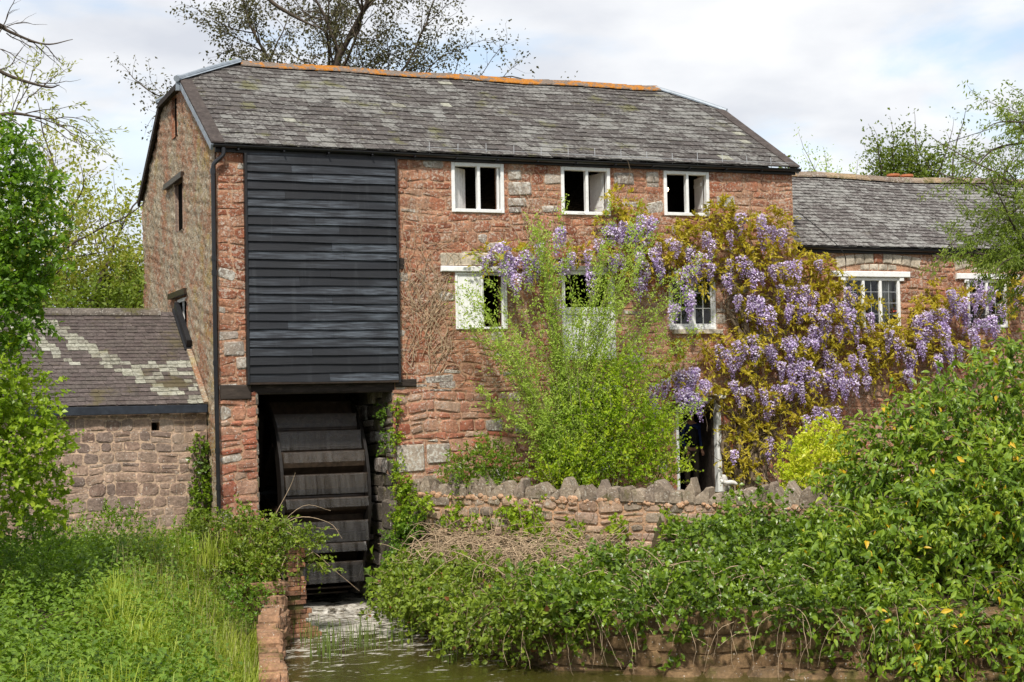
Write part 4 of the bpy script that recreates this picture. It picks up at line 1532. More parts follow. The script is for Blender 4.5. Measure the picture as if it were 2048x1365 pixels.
# ------------------------------------------------------------------ water wheel
RW, AX = 2.12, (2.45, 2.28)       # radius, axle (y, z)
wh = thing('water_wheel', 'big dark wet waterwheel turning in the shaded pit under the boarded bay', 'waterwheel', (2.2, AX[0], .1))
wx0, wx1 = 1.28, 3.12
cyl = lambda x, rr, t: (x, AX[0] - rr * math.sin(t), AX[1] + rr * math.cos(t))
NS = 48
for xa, xb in ((wx0, wx0 + .06), (wx1 - .06, wx1)):
    V, F = [], []
    for i in range(NS):
        t = 2 * PI * i / NS
        V += [cyl(xa, RW, t), cyl(xb, RW, t), cyl(xb, RW - .34, t), cyl(xa, RW - .34, t)]
    for i in range(NS):
        j = (i + 1) % NS
        for q in range(4):
            F.append((4 * i + q, 4 * i + (q + 1) % 4, 4 * j + (q + 1) % 4, 4 * j + q))
    mesh('rim', V, F, M['rim'], wh)
V, F = [], []
for i in range(NS):
    t = 2 * PI * i / NS
    V += [cyl(wx0 + .06, RW - .33, t), cyl(wx1 - .06, RW - .33, t)]
F = [(2 * i, 2 * i + 1, 2 * ((i + 1) % NS) + 1, 2 * ((i + 1) % NS)) for i in range(NS)]
mesh('sole_boards', V, F, M['timber_v'], wh)
NP = 28
for i in range(NP):
    t = 2 * PI * (i + .3) / NP
    V = [cyl(wx0 + .05, RW - .33, t + .12), cyl(wx1 - .05, RW - .33, t + .12), cyl(wx1 - .05, RW - .14, t + .05), cyl(wx0 + .05, RW - .14, t + .05), cyl(wx1 - .05, RW + .01, t - .07), cyl(wx0 + .05, RW + .01, t - .07)]
    V += [tuple(np.array(v) + np.array((0, 0, -.035))) for v in V]
    mesh('paddle', V, [(0, 1, 2, 3), (3, 2, 4, 5), (6, 9, 8, 7), (9, 11, 10, 8), (5, 4, 10, 11), (0, 3, 9, 6), (3, 5, 11, 9), (2, 1, 7, 8), (4, 2, 8, 10)], M['timber_v'], wh)
mb = MB()
mb.tube([(.76, AX[0], AX[1]), (3.49, AX[0], AX[1])], .16, 12)
mb.build('axle', M['black_iron'], wh)
for x in (wx0 + .03, wx1 - .03):
    for i in range(8):
        t = 2 * PI * (i + .2) / 8
        mb = MB()
        mb.bar(cyl(x, .14, t), cyl(x, RW - .3, t), .07, .12, (1, 0, 0))
        mb.build('spoke', M['timber_v'], wh)
# water pouring off the paddles
fw_ = MB()
for i in range(NP):
    t = (2 * PI * (i + .3) / NP) % (2 * PI)
    if .35 < t < 2.35:
        p = cyl(0, RW + .0, t - .07)
        h = .30 + .12 * math.sin(i * 3.3)
        n = 24
        V = []
        for q in range(n + 1):
            x = wx0 + .08 + (wx1 - wx0 - .16) * q / n
            o = .02 * math.sin(q * 2.7 + i)
            V += [(x, p[1] - .02 + o, p[2] - .01), (x, p[1] - .07 + o, p[2] - h * .5), (x, p[1] - .10 + o, p[2] - h)]
        fw_.add(V, [(3 * q + s, 3 * q + 3 + s, 3 * q + 4 + s, 3 * q + 1 + s) for q in range(n) for s in (0, 1)])
tag(fw_.build('falling_water', M['spray'], None, True), 'thin veils of water pouring off the wheel paddles', 'water', kind='stuff')
# churned foam at the foot of the wheel
fx = np.linspace(1.0, 3.35, 60)
fy = np.linspace(-1.3, .6, 48)
XX, YY = np.meshgrid(fx, fy)
r5 = np.random.default_rng(2)
ZZ = np.zeros_like(XX)
for _ in range(90):
    a, b_ = r5.uniform(1.1, 3.3), r5.normal(.12, .3)
    ZZ += r5.uniform(.012, .04) * np.exp(-(((XX - a) / r5.uniform(.08, .3)) ** 2 + ((YY - b_) / r5.uniform(.05, .13)) ** 2))
edge = np.minimum(np.minimum((XX - 1.0) / .15, (3.35 - XX) / .15), (YY + 1.3) / .3)
ZZ = ZZ * np.clip(edge, 0, 1) + .006
nx, ny = 60, 48
ii = (np.arange(ny - 1)[:, None] * nx + np.arange(nx - 1)[None]).ravel()
T = np.concatenate([np.stack([ii, ii + 1, ii + nx + 1], 1), np.stack([ii, ii + nx + 1, ii + nx], 1)])
tag(npmesh('white_foam', np.column_stack([XX.ravel(), YY.ravel(), ZZ.ravel()]), T, M['foam'], smooth=True), 'white foam churned up at the foot of the wheel', 'foam', kind='stuff')


# ------------------------------------------------------------------ garden wall, retaining wall, bank wall, brick pier
def poly_map(L, side=1):
    seg = np.linalg.norm(np.diff(L, axis=0), axis=1)
    cum = np.concatenate([[0], np.cumsum(seg)])

    def f(u, v, d):
        i = int(np.clip(np.searchsorted(cum, u) - 1, 0, len(seg) - 1))
        t = (u - cum[i]) / seg[i]
        p = L[i] + (L[i + 1] - L[i]) * t
        dr = (L[i + 1] - L[i]) / seg[i]
        nr = np.array([dr[1], -dr[0]]) * side
        return (p[0] + nr[0] * d, p[1] + nr[1] * d, v)
    return f, cum[-1]


gm, GL = poly_map(GW, 1)
gtop = lambda u: 2.33 - .20 * u / 8.5
gwl = thing('garden_wall', 'rubble garden wall with jagged upright coping stones before the mill', 'wall', (6.5, -3.2, 1.7))
mb = MB()
n = 40
for i in range(n):
    a, b_ = GL * i / n, GL * (i + 1) / n
    V = [gm(a, .7, 0), gm(b_, .7, 0), gm(b_, gtop(b_), 0), gm(a, gtop(a), 0), gm(b_, gtop(b_), -.36), gm(a, gtop(a), -.36), gm(b_, .7, -.36), gm(a, .7, -.36)]
    mb.add(V, [(0, 1, 2, 3), (3, 2, 4, 5), (5, 4, 6, 7)])
mb.build('wall', M['mortar_wall'], gwl)
r6 = np.random.default_rng(77)
pcs = rubble(0.02, GL, .75, 2.33, [], r6, ch=(.13, .26), sw=(.2, .5), proud=.04, gap=.045, wob=.03, rag=.02)
pcs = [(a, [(p, q - .20 * p / 8.5 * max(0, (q - 1.2)) / 1.1) for p, q in pts], dd) for a, pts, dd in pcs]
lay(gwl, pcs, gm, [M['stone_wall'], M['coping']], r6, 230, 'stone', [.75, .25])
u = .1
while u < GL - .2:
    w = r6.uniform(.15, .34)
    h = r6.uniform(.20, .50)
    z = gtop(u) - .03
    pk = r6.uniform(.25, .75)
    lean = r6.uniform(-.05, .05)
    sq = r6.random()
    tw = r6.uniform(.06, .24) if sq < .7 else .42
    pts = [(u + .012, z), (u + w - .012, z), (u + w - .004, z + h * .45), (u + w * min(.97, pk + tw) + lean, z + h * r6.uniform(.82, .95)),
           (u + w * pk + lean, z + h), (u + w * max(.03, pk - tw) + lean, z + h * r6.uniform(.8, .95)), (u + .004, z + h * .42)]
    off = r6.uniform(-.02, .05)
    mesh('coping_stone', *stone_geo(pts, .03 + off, gm, r6, .34), M['coping'], gwl)
    u += w * r6.uniform(.86, 1.0)
# small mortar lumps bedding the coping
mb = MB()
for i in range(190):
    uu = r6.uniform(.05, GL - .1)
    s = r6.uniform(.03, .07)
    z = gtop(uu) - .03 + r6.uniform(-.03, .05)
    pts = [(uu + s * math.cos(t) * 1.3, z + s * math.sin(t)) for t in np.linspace(0, 2 * PI, 7)[:-1]]
    mb.add(*stone_geo(pts, r6.uniform(.03, .07), gm, r6, .02))
mb.build('bedding_mortar', M['mortar_wall'], gwl, kind='stuff')

RL = np.array([(3.5, .1), (3.42, -.9), (3.0, -3.6), (3.5, -7.7), (6.1, -9.4), (9, -11.2), (14, -13)], float)
rm, RLn = poly_map(RL, 1)
rw = thing('retaining_wall', 'shaded brown stone retaining wall at the waterline under the brambles', 'wall', (4.5, -8.4, -.2))
mb = MB()
for i in range(40):
    a, b_ = RLn * i / 40, RLn * (i + 1) / 40
    V = [rm(a, -.7, .02), rm(b_, -.7, .02), rm(b_, .92, 0), rm(a, .92, 0), rm(b_, .92, -.5), rm(a, .92, -.5)]
    mb.add(V, [(0, 1, 2, 3), (3, 2, 4, 5)])
mb.build('wall', M['quay_stone'], rw)
lay(rw, rubble(.02, RLn - 2.5, -.25, .95, [], r6, ch=(.2, .36), sw=(.35, .85), proud=.06, gap=.035, wob=.03, rag=.03), rm, M['quay_stone'], r6, 160)
# low ledge of flat stones just over the water at the right
for i in range(9):
    u = 9.0 + i * .62
    pts = [(u, -.3), (u + .58, -.3), (u + .6, -.02), (u + .5, .08 + r6.uniform(-.03, .04)), (u + .1, .09 + r6.uniform(-.03, .03)), (u + .02, 0)]
    mesh('ledge_stone', *stone_geo(pts, .42 + r6.uniform(-.06, .06), rm, r6, .1), M['quay_stone'], rw)

bw = thing('bank_wall', 'short orange sandstone wall ending the left bank at the water', 'wall', (.25, -2.6, -.2))
bmf = lambda u, v, d: (u, -3.0 - d, v)
MB().box(-.55, .5, -2.98, -2.4, -.6, 1.02).build('core', M['bank_stone'], bw)
lay(bw, rubble(-.6, .55, -.25, 1.08, [], r6, ch=(.2, .3), sw=(.35, .6), proud=.06, gap=.016, rag=.02), bmf, M['bank_stone'], r6, 60)
lay(bw, rubble(-3.02, -2.4, -.25, 1.08, [], r6, ch=(.2, .3), sw=(.3, .45), proud=.05, gap=.016, rag=.02), lambda u, v, d: (.5 + d, u, v), M['bank_stone'], r6, 30)
# it runs on as a low broken kerb along the bank
KL = np.array([(.50, -3.0), (.02, -4.2), (-.55, -6.9), (-1.3, -10)], float)
km, KLn = poly_map(KL, -1)
kt = lambda u: .62 - .07 * u + .05 * math.sin(u * 3.1)
pk = rubble(.05, KLn, -.25, .62, [], r6, ch=(.15, .27), sw=(.2, .5), proud=.10, gap=.02, wob=.05, rag=.04)
pk = [(a_, [(p_, -.25 + (q_ + .25) * (kt(p_) + .25) / .87) for p_, q_ in pts], dd) for a_, pts, dd in pk]
lay(bw, pk, km, M['bank_stone'], r6, 120)
for i in range(16):
    u = .3 + i * .36 + r6.uniform(-.06, .06)
    s = r6.uniform(.12, .26)
    pts = [(u - s, kt(u) - .12), (u + s, kt(u) - .14), (u + s * 1.05, kt(u) - .02), (u + s * .5, kt(u) + r6.uniform(.02, .09)), (u - s * .4, kt(u) + r6.uniform(.02, .09)), (u - s, kt(u))]
    mesh('stone', *stone_geo(pts, r6.uniform(-.02, .1), km, r6, .3), M['bank_stone'], bw)

bp = thing('brick_pier', 'crumbling stepped brick pier standing in the water before the wheel', 'pier', (.95, -2.3, -.2))
bs = .075
brick_proto = None
nrow = 21
for k in range(nrow):
    z = -.15 + k * (bs + .008)
    t = k / nrow
    xl, xr = .64 + .03 * t, 1.20 - .22 * t - (.16 if k > 3 else .03) * r6.random()
    if k < 4:
        xr += .06
    u = xl - (.11 if k % 2 else 0)
    while u < xr - .05:
        w = min(.22, xr - u)
        if u + w > xl + .05 and r6.random() > .13:
            x0 = max(u, xl - .03) + .004
            for yy in (0, 1):
                mb = MB()
                jy = r6.uniform(-.02, .02) - (.03 if k < 4 else 0)
                mb.bbox(x0, u + w - .004 + r6.uniform(-.01, .01), -2.62 + jy + yy * .13, -2.5 + jy + yy * .13, z, z + bs, .006)
                mb.build('brick', M['brick'], bp)
        u += .225
MB().box(.66, .94, -2.58, -2.25, -.3, 1.55).build('core', M['mortar_wet'], bp)
# ------------------------------------------------------------------ planting helpers
def plant(name, label, cat, loc, group=None):
    return thing(name, label, cat, loc, group)


def E3(lst):
    return [tuple(map(float, e)) for e in lst]


def bush(name, label, loc, ells, n, m, length, L, W, mat, stem=None, stem_every=6, stem_r=.005, cat='shrub', group=None, extra=None, **kw):
    root = plant(name, label, cat, loc, group)
    tb = Tubes()
    parts = [shoots(E3(ells), n, m, length, L, W, stems=(tb, stem_every), stem_r=stem_r, **kw)]
    V, T = joinVT(parts)
    npmesh('foliage', V, T, mat, root, kind='stuff')
    if extra:
        for pth, r0, r1_ in extra:
            P = smooth_path(pth, 5)
            tb.add(P, np.linspace(r0, r1_, len(P)), 6)
    tb.build('stems', stem or M['bark'], root, kind='stuff')
    return root


# ------------------------------------------------------------------ trees behind the buildings
bigopts = dict(max=4, kids=(6, 7, 6, 4), ang=(.5, 1.1), len=(.34, .56), wob=.16, trop=.02, rr=.55)
tree('bare_tree', 'large dark sparsely leaved tree rising behind the mill ridge', 4,
     [((6.0, 16, 2), (.0, 0, 1), 10.5, .24, 4), ((6.0, 16, 11.5), (.03, 0, 1), 5.5, 0.124, 1), ((6.0, 16, 12), (-1, .1, .85), 2.7, 0.068, 1), ((6.1, 16, 11.8), (1, -.1, .62), 3.5, 0.081, 1),
      ((6.0, 16, 12.6), (.75, .3, 1), 3.6, 0.074, 1), ((6.0, 16, 12.8), (-.4, -.3, 1), 3.3, 0.068, 1), ((6.1, 16, 12.2), (1, .3, .42), 3.3, 0.062, 1), ((6.0, 16, 12.0), (-1, -.2, .55), 1.9, 0.050, 2), ((6.05, 16, 11.9), (.8, -.5, .9), 4.0, 0.068, 1)],
     bigopts, True, M['bark'], LM['alder'], per=4, sig=.11, L=.11, W=.065, loc=(6, 16, 2), keep=.75)
yo = dict(max=4, kids=(6, 5, 4, 3), ang=(.45, 1.0), len=(.42, .66), wob=.15, trop=.05, rr=.5)
ye_ = tree('ash_tree', 'yellow green young-leaved tree beyond the outbuilding, left of the green one', 7,
     [((-3.6, 14, 2), (0, 0, 1), 4.4, .2, 3), ((-3.6, 14, 6), (.05, 0, 1), 3.9, .12, 1), ((-3.6, 14, 5.6), (-.6, 0, 1), 4.0, .11, 1), ((-3.6, 14, 5), (.55, -.1, .9), 3.5, .11, 1), ((-3.6, 14, 4.6), (.8, -.3, .7), 3.2, .10, 1), ((-3.6, 14, 4.2), (-.6, .3, .8), 3.5, .10, 1), ((-3.6, 14, 4.4), (.3, -.5, .8), 3.5, .10, 1)],
     yo, True, M['bark'], LM['yellowtree'], per=4, sig=.2, L=.14, W=.085, loc=(-3.8, 14, 2), keep=.8)
tree('ash_tree', 'pale yellow tree with visible forked limbs just above the outbuilding ridge', 9,
     [((-1.6, 12, 2), (.1, 0, 1), 4.6, .17, 3), ((-1.2, 12, 6.2), (.5, 0, .8), 2.3, .09, 1), ((-1.4, 12, 5.6), (-.7, 0, .9), 2.3, .09, 1), ((-1.5, 12, 5.0), (.9, .2, .6), 2.2, .08, 1), ((-1.5, 12, 5.2), (-.3, -.3, 1), 2.4, .09, 1)],
     yo, True, M['bark'], LM['yellowtree'], per=4, sig=.17, L=.13, W=.08, loc=(-1.6, 12, 2), keep=.85)
tree('oak_tree', 'spring green open-branched tree standing behind the gable corner', 12,
     [((2.2, 13, 2), (-.05, 0, 1), 5.2, .22, 3), ((2.1, 13, 5.8), (-.1, 0, 1), 2.8, .11, 1), ((2.1, 13, 5.5), (-.8, .1, .7), 2.3, .10, 1), ((2.1, 13, 5.2), (-1, -.1, .35), 2.4, .08, 1), ((2.1, 13, 6.9), (-.8, .1, .6), 1.7, .07, 1), ((2.1, 13, 6.5), (.4, .2, 1), 3, .10, 1), ((2.0, 13, 8.4), (-.3, .1, 1), 1.2, .05, 2), ((2.1, 13, 6.2), (-1, .2, .3), 2.0, .07, 1)],
     dict(max=4, kids=(6, 5, 4, 3), ang=(.5, 1.05), len=(.42, .66), wob=.17, trop=.03, rr=.5), True, M['bark'], LM['greentree'], per=4, sig=.15, L=.13, W=.08, loc=(2.2, 13, 2), keep=.7)
bush('hedge_bush', 'bright green bush filling the gap above the outbuilding roof end', (-1.1, 9.5, 2), [(-1.4, 9.5, 5.7, 1.5, 1, 1.5), (-.2, 9.5, 5.8, 1.2, 1, 1.6), (-3, 9.8, 5.2, 1.6, 1, 1.5), (-4.8, 10, 5.2, 1.6, 1, 1.5)],
     1100, 10, .8, .13, .085, LM['greentree'], extra=[([(-1.1, 9.5, 2), (-1.0, 9.5, 5)], .08, .03)])
bo = dict(max=3, kids=(10, 8, 5), ang=(.4, .95), len=(.30, .46), wob=.10, trop=.06, rr=.45)
rb_ = tree('birch_tree', 'rounded green birch rising behind the wing ridge near the chimney pots', 15,
     [((26.6, 14, 2), (0, 0, 1), 8, .16, 3), ((26.6, 14, 9.4), (.05, 0, 1), 2.0, .06, 1), ((26.5, 14, 9.4), (-.28, 0, 1), 1.9, .05, 1), ((26.7, 14, 9.4), (.3, 0, 1), 1.9, .05, 1), ((26.6, 14, 9.2), (-.55, .2, .9), 2.0, .06, 1), ((26.6, 14, 9.2), (.55, -.1, .9), 2.1, .06, 1), ((26.6, 14, 9.6), (-.12, .1, 1), 1.8, .05, 1)],
     bo, True, M['bark'], LM['birch'], per=6, sig=.24, L=.12, W=.08, loc=(26.6, 14, 2), keep=.8)
npmesh('crown', *shoots([(26.2, 14, 12.1, 1.0, .9, 1.0), (27.3, 14, 11.9, .8, .8, .9), (25.6, 14, 11.2, .7, .7, .7), (27.9, 14, 11.0, .7, .7, .6), (26.7, 14, 11.0, 1.1, .9, .7)], 260, 9, .6, .12, .08, shell=.6, grav=.4), LM['birch'], rb_, kind='stuff')
tree('birch_tree', 'thin pale twiggy tree left of the rounded birch above the wing', 16,
     [((24.2, 15, 2), (0, 0, 1), 7.5, .12, 3), ((24.2, 15, 9.0), (.0, 0, 1), 2.0, .04, 1), ((24.2, 15, 8.9), (-.45, 0, .9), 1.7, .035, 1), ((24.2, 15, 8.9), (.45, 0, .9), 1.8, .035, 1), ((24.2, 15, 9.3), (.25, .2, .9), 1.7, .035, 1)],
     bo, True, M['bark'], LM['willow'], per=3, sig=.14, L=.11, W=.055, loc=(24.2, 15, 2))
tree('birch_tree', 'loose small-leaved tree right of the rounded birch above the wing', 18,
     [((29.5, 15, 2), (0, 0, 1), 7, .12, 3), ((29.5, 15, 8.6), (-.15, 0, 1), 2.6, .07, 1), ((29.5, 15, 8.4), (-.9, 0, .7), 2.7, .06, 1), ((29.5, 15, 8.4), (.7, 0, .8), 2.8, .06, 1)],
     bo, True, M['bark'], LM['birch'], per=4, sig=.13, L=.12, W=.075, loc=(29.5, 15, 2))
bush('garden_bush', 'light green bush showing over the wing ridge beside the mill corner', (22.6, 13, 2), [(22.3, 13, 9.9, .9, .7, .8), (23.6, 13, 9.8, 1.0, .7, .75)], 300, 8, .7, .15, .10, LM['hazel'], extra=[([(22.6, 13, 2), (22.6, 13, 9.6)], .1, .03)])
cn = plant('conifer', 'slim dark conifer tip between mill roof and wing ridge', 'tree', (22.3, 15, 2))
tb = Tubes()
tb.add([(22.3, 15, 2), (22.3, 15, 8), (22.3, 15, 12.2)], [.15, .08, .012], 6)
tb.build('trunk', M['bark'], cn)
P, A = [], []
for z in np.linspace(5, 12.1, 60):
    R_ = .05 + .16 * (12.3 - z)
    for k in range(16):
        t = rng.uniform(0, 2 * PI)
        q = rng.random() ** .6
        P.append((22.3 + R_ * q * math.cos(t), 15 + R_ * q * math.sin(t), z - .2 * q * R_))
        A.append((math.cos(t), math.sin(t), .15))
P, A = np.array(P), np.array(A)
npmesh('crown', *leaf_arr(P, A + rng.normal(size=A.shape) * .3, rng.normal(size=A.shape) + [0, 0, 1], rng.uniform(.12, .24, len(P)), np.full(len(P), .06)), LM['birch'], cn)
npmesh('leaf_sprays', *shoots([(-3.2, 13.5, 8.6, 1.3, 1, 1.4), (-1.9, 12.8, 7.4, 1.2, 1, 1.3), (-4.6, 13.5, 9.6, 1.2, 1, 1.2), (-.3, 12.6, 7.2, .8, .8, .8)], 420, 9, .8, .13, .08, shell=.8, grav=.3), LM['yellowtree'], ye_, kind='stuff')
# distant wood closing the horizon behind the mill
ells = []
for k in range(70):
    a = rng.uniform(-75, 85)
    ells.append((a, 55 + rng.uniform(-8, 12), 3 + rng.uniform(0, 2.0), 5, 4, 3.2 + rng.uniform(0, 1.2)))
P, O, _ = in_ellipsoids(26000, ells, .25)
s = rng.uniform(.4, .9, len(P))
tag(npmesh('far_wood', *leaf_arr(P, rng.normal(size=P.shape), O + rng.normal(size=P.shape) * .4, s, s * .7), LM['greentree']), 'distant belt of spring woodland behind the mill', 'wood', kind='stuff')

# ------------------------------------------------------------------ trees framing the view, left and right
tb = Tubes()
lt = plant('hornbeam_tree', 'leafy deep green tree reaching in at the left above the shrub', 'tree', (-6.6, -8, 1.4))
for pth, r0, r1_ in (([(-6.6, -8, 1.2), (-6.5, -8, 5), (-6.4, -8, 9)], .16, .06), ([(-6.5, -8, 4.6), (-5.4, -8, 5.6), (-4.3, -8, 5.9)], .05, .01), ([(-6.5, -8, 5.6), (-5.4, -8.1, 6.9), (-4.2, -8, 7.3)], .05, .01),
                     ([(-6.5, -8, 6.6), (-5.3, -7.9, 7.9), (-4.4, -8, 8.1)], .05, .01), ([(-6.5, -8, 5.2), (-5.2, -8, 6.2), (-4.0, -8, 6.5)], .04, .008)):
    P = smooth_path(pth, 6)
    tb.add(P, np.linspace(r0, r1_, len(P)), 6)
sh = []
for (x, z, rx, rz, n) in ((-4.5, 7.75, .55, .25, 80), (-4.25, 7.25, .55, .22, 90), (-4.3, 6.75, .62, .22, 100), (-4.25, 6.3, .58, .25, 110), (-4.35, 5.9, .50, .25, 100), (-4.7, 6.9, .5, .6, 45), (-5.3, 6.6, .8, 1.3, 170), (-4.5, 5.4, .5, .3, 110)):
    sh.append(shoots([(x, -8, z, rx, .5, rz)], n, 11, .36, .09, .064, upv=.0, outw=.5, wob=.5, grav=.2, flat=1.2, stems=(tb, 4), stem_r=.003, shell=.5))
npmesh('crown', *joinVT(sh), LM['hornbeam'], lt, kind='stuff')
tb.build('trunk', M['bark'], lt)

# ash over the left corner: long bare twigs with tufts of young leaf
at_ = plant('overhanging_ash', 'bare twigged ash branches with leaf tufts hanging in at top left', 'tree', (-8.2, -6, 1.5))
tb = Tubes()
for pth, r0, r1_ in (([(-8.2, -6, 1.3), (-8.1, -6, 6), (-7.8, -6, 11)], .2, .09), ([(-8.0, -6, 6.5), (-6.2, -6, 8.2), (-4.9, -6, 8.35), (-4.3, -6, 8.55), (-3.85, -6, 8.52)], .08, .012),
                     ([(-7.9, -6, 8.6), (-6, -6, 9.5), (-4.75, -6, 9.45), (-4.35, -6, 9.15), (-3.75, -6, 8.98), (-3.55, -6, 9.02)], .06, .007),
                     ([(-7.8, -6, 10), (-5.5, -6.1, 10.3), (-4.6, -6, 9.95), (-4.2, -6, 9.75), (-3.75, -6, 9.62), (-3.35, -6, 9.72)], .05, .005),
                     ([(-7.8, -6, 10.6), (-4, -6.0, 11.4), (-1, -6, 10.9), (-.2, -6, 10.45), (.28, -6, 10.22), (.5, -6, 10.16)], .07, .006)):
    P = smooth_path(pth, 7)
    tb.add(P, np.linspace(r0, r1_, len(P)), 6)
twig = []
bpts = [((-3.85, -6, 8.52), (1, 0, -.12), .9), ((-4.1, -6, 8.54), (.8, .2, .4), .6), ((-4.3, -6, 8.5), (.8, 0, -.5), .9), ((-4.0, -6, 8.5), (1, 0, -.55), .8), ((-4.5, -6, 8.45), (.5, .2, .9), .6), ((-4.2, -6, 8.55), (.3, 0, 1), .75),
        ((-4.05, -6, 8.7), (.35, 0, 1), .6), ((-4.6, -6, 8.4), (.6, 0, -.8), .9), ((-4.4, -6, 8.3), (.7, 0, -.9), .9), ((-3.9, -6, 8.5), (1, .1, .15), .7), ((-3.6, -6, 8.42), (1, 0, -.25), .6)]
bare = [((-4.6, -6, 9.95), (1, 0, -.2), .5), ((-4.5, -6, 9.8), (1, .2, .3), .5), ((-4.3, -6, 9.75), (.8, -.2, -.6), .4), ((-4.7, -6, 9.5), (1, 0, .35), .6), ((-4.4, -6, 9.2), (.9, 0, .5), .55), ((-4.0, -6, 9.65), (1, 0, .35), .45), ((-3.9, -6, 9.05), (1, .1, .4), .4),
        ((-3.75, -6, 9.6), (.8, 0, -.5), .3), ((0, -6, 10.35), (1, 0, -.1), .5), ((.1, -6, 10.3), (.8, .1, .2), .45), ((.2, -6, 10.25), (1, 0, -.45), .35), ((-4.4, -6, 9.75), (.2, 0, 1), .5), ((-4.2, -6, 9.2), (.2, 0, -1), .3)]
r_ = np.random.default_rng(14)
tips, dump = [], []
for L_, tl in ((bpts, tips), (bare, dump)):
    for p, d, ln in L_:
        grow(r_, tb, tl, np.array(p), np.array(d, float), ln, .011, 2, dict(wob=.2, trop=-.02, max=3, kids=(3,), t0=.25, ang=(.35, .8), len=(.45, .75), rr=.7))
tb.build('branches', M['bark'], at_)
T_ = np.array([t[0] for t in tips])
D_ = np.array([t[1] for t in tips])
P = np.repeat(T_, 4, 0) + r_.normal(size=(len(T_) * 4, 3)) * .028
A = np.repeat(D_, 4, 0) + r_.normal(size=P.shape) * .6
npmesh('leaves', *leaf_arr(P, A, r_.normal(size=P.shape) + [0, -.4, .8], r_.uniform(.06, .12, len(P)), r_.uniform(.018, .032, len(P))), LM['yellowtree'], at_, kind='stuff')

# tree on the right edge
rt_ = plant('willow_tree', 'slender grey green tree hanging in at the right over the wing roof', 'tree', (16.6, -5.5, 2))
tb = Tubes()
tips = []
ro = dict(max=3, kids=(6, 6, 5), ang=(.4, .9), len=(.4, .62), wob=.14, trop=-.02, t0=.25, rr=.5)
P = smooth_path([(16.6, -5.5, 1.8), (16.5, -5.5, 6), (16.2, -5.6, 10.5)], 6)
tb.add(P, np.linspace(.2, .08, len(P)), 8)
r_ = np.random.default_rng(31)
for p, d, ln, rad in (((16.4, -5.5, 7.6), (-1, -.1, .22), 1.75, .045), ((16.4, -5.5, 7.2), (-1, .1, .0), 1.8, .04), ((16.3, -5.6, 8.4), (-1, 0, .3), 1.7, .04), ((16.3, -5.6, 9.2), (-.9, 0, .35), 1.55, .04), ((16.4, -5.5, 6.6), (-1, -.1, .05), 1.75, .04), ((16.4, -5.5, 6.9), (-1, .2, .05), 1.8, .04), ((16.4, -5.5, 7.9), (-1, .3, .1), 1.8, .04), ((16.4, -5.5, 6.3), (-1, .2, .1), 1.7, .04), ((16.3, -5.6, 8.9), (-1, .2, .15), 1.5, .04)):
    grow(r_, tb, tips, np.array(p), np.array(d), ln, rad, 1, ro)
tb.build('trunk', M['bark'], rt_)
T_ = np.array([t[0] for t in tips])
D_ = np.array([t[1] for t in tips])
low_ = T_[:, 2] < 7.6
rep = np.where(low_, 11, 6)
P = np.repeat(T_, rep, 0)
P = P + r_.normal(size=P.shape) * .05
A = np.repeat(D_, rep, 0) * .5 + r_.normal(size=P.shape) * .5 + [0, 0, -.5]
npmesh('crown', *leaf_arr(P, A, r_.normal(size=P.shape) + [0, -.5, .5], r_.uniform(.06, .12, len(P)), r_.uniform(.022, .038, len(P))), LM['greentree'], rt_, kind='stuff')

# ------------------------------------------------------------------ shrubs on the left bank
bush('hazel_bush', 'bright fresh green hazel in front of the outbuilding roof at left', (-4.9, -8, 1.4),
     [(-4.7, -8, 4.55, .62, .6, .66), (-4.2, -8, 4.3, .42, .45, .34), (-4.5, -8, 3.8, .66, .6, .6), (-4.1, -8, 3.65, .42, .4, .40), (-4.45, -8, 3.15, .66, .5, .5), (-4.1, -7.8, 3.0, .4, .4, .4), (-5.3, -8, 4.0, .8, .6, 1.0)],
     1000, 11, .30, .075, .058, LM['hazel'], upv=.5, flat=.9, shell=.4, extra=[([(-4.9, -8, 1.3), (-4.8, -8, 3), (-4.6, -8, 4.6)], .04, .01), ([(-4.9, -8, 1.3), (-5.1, -8, 3), (-5.2, -8, 4.6)], .04, .01)])
bush('dark_thicket', 'darker tangled thicket under the bright hazel at the wall foot', (-4.4, -7, 1.4),
     [(-4.6, -7.2, 2.6, .75, .6, .6), (-4.1, -6.6, 2.35, .6, .5, .5), (-4.3, -5.8, 2.0, .9, .6, .55), (-3.7, -5.4, 1.75, .5, .5, .45), (-5.4, -6.5, 2.3, .8, .6, .8)],
     900, 10, .26, .055, .036, LM['darktree'], upv=.3, shell=.4)

# ------------------------------------------------------------------ nettles and grass on the bank
def scatter(n, x0, x1, y0, y1, cond):
    out = []
    while sum(len(o) for o in out) < n:
        P = np.column_stack([rng.uniform(x0, x1, n), rng.uniform(y0, y1, n)])
        sd = water_sd(P)
        q = cond(P, sd)
        out.append(P[q])
    P = np.concatenate(out)[:n]
    return np.column_stack([P, height(P)])


def patchy(P, f, ph, lo):
    v = np.sin(P[:, 0] * f + ph) + np.sin(P[:, 1] * f * .83 + ph * 2.1) + np.sin((P[:, 0] + P[:, 1]) * f * .57 + ph * 3.3)
    return v > lo


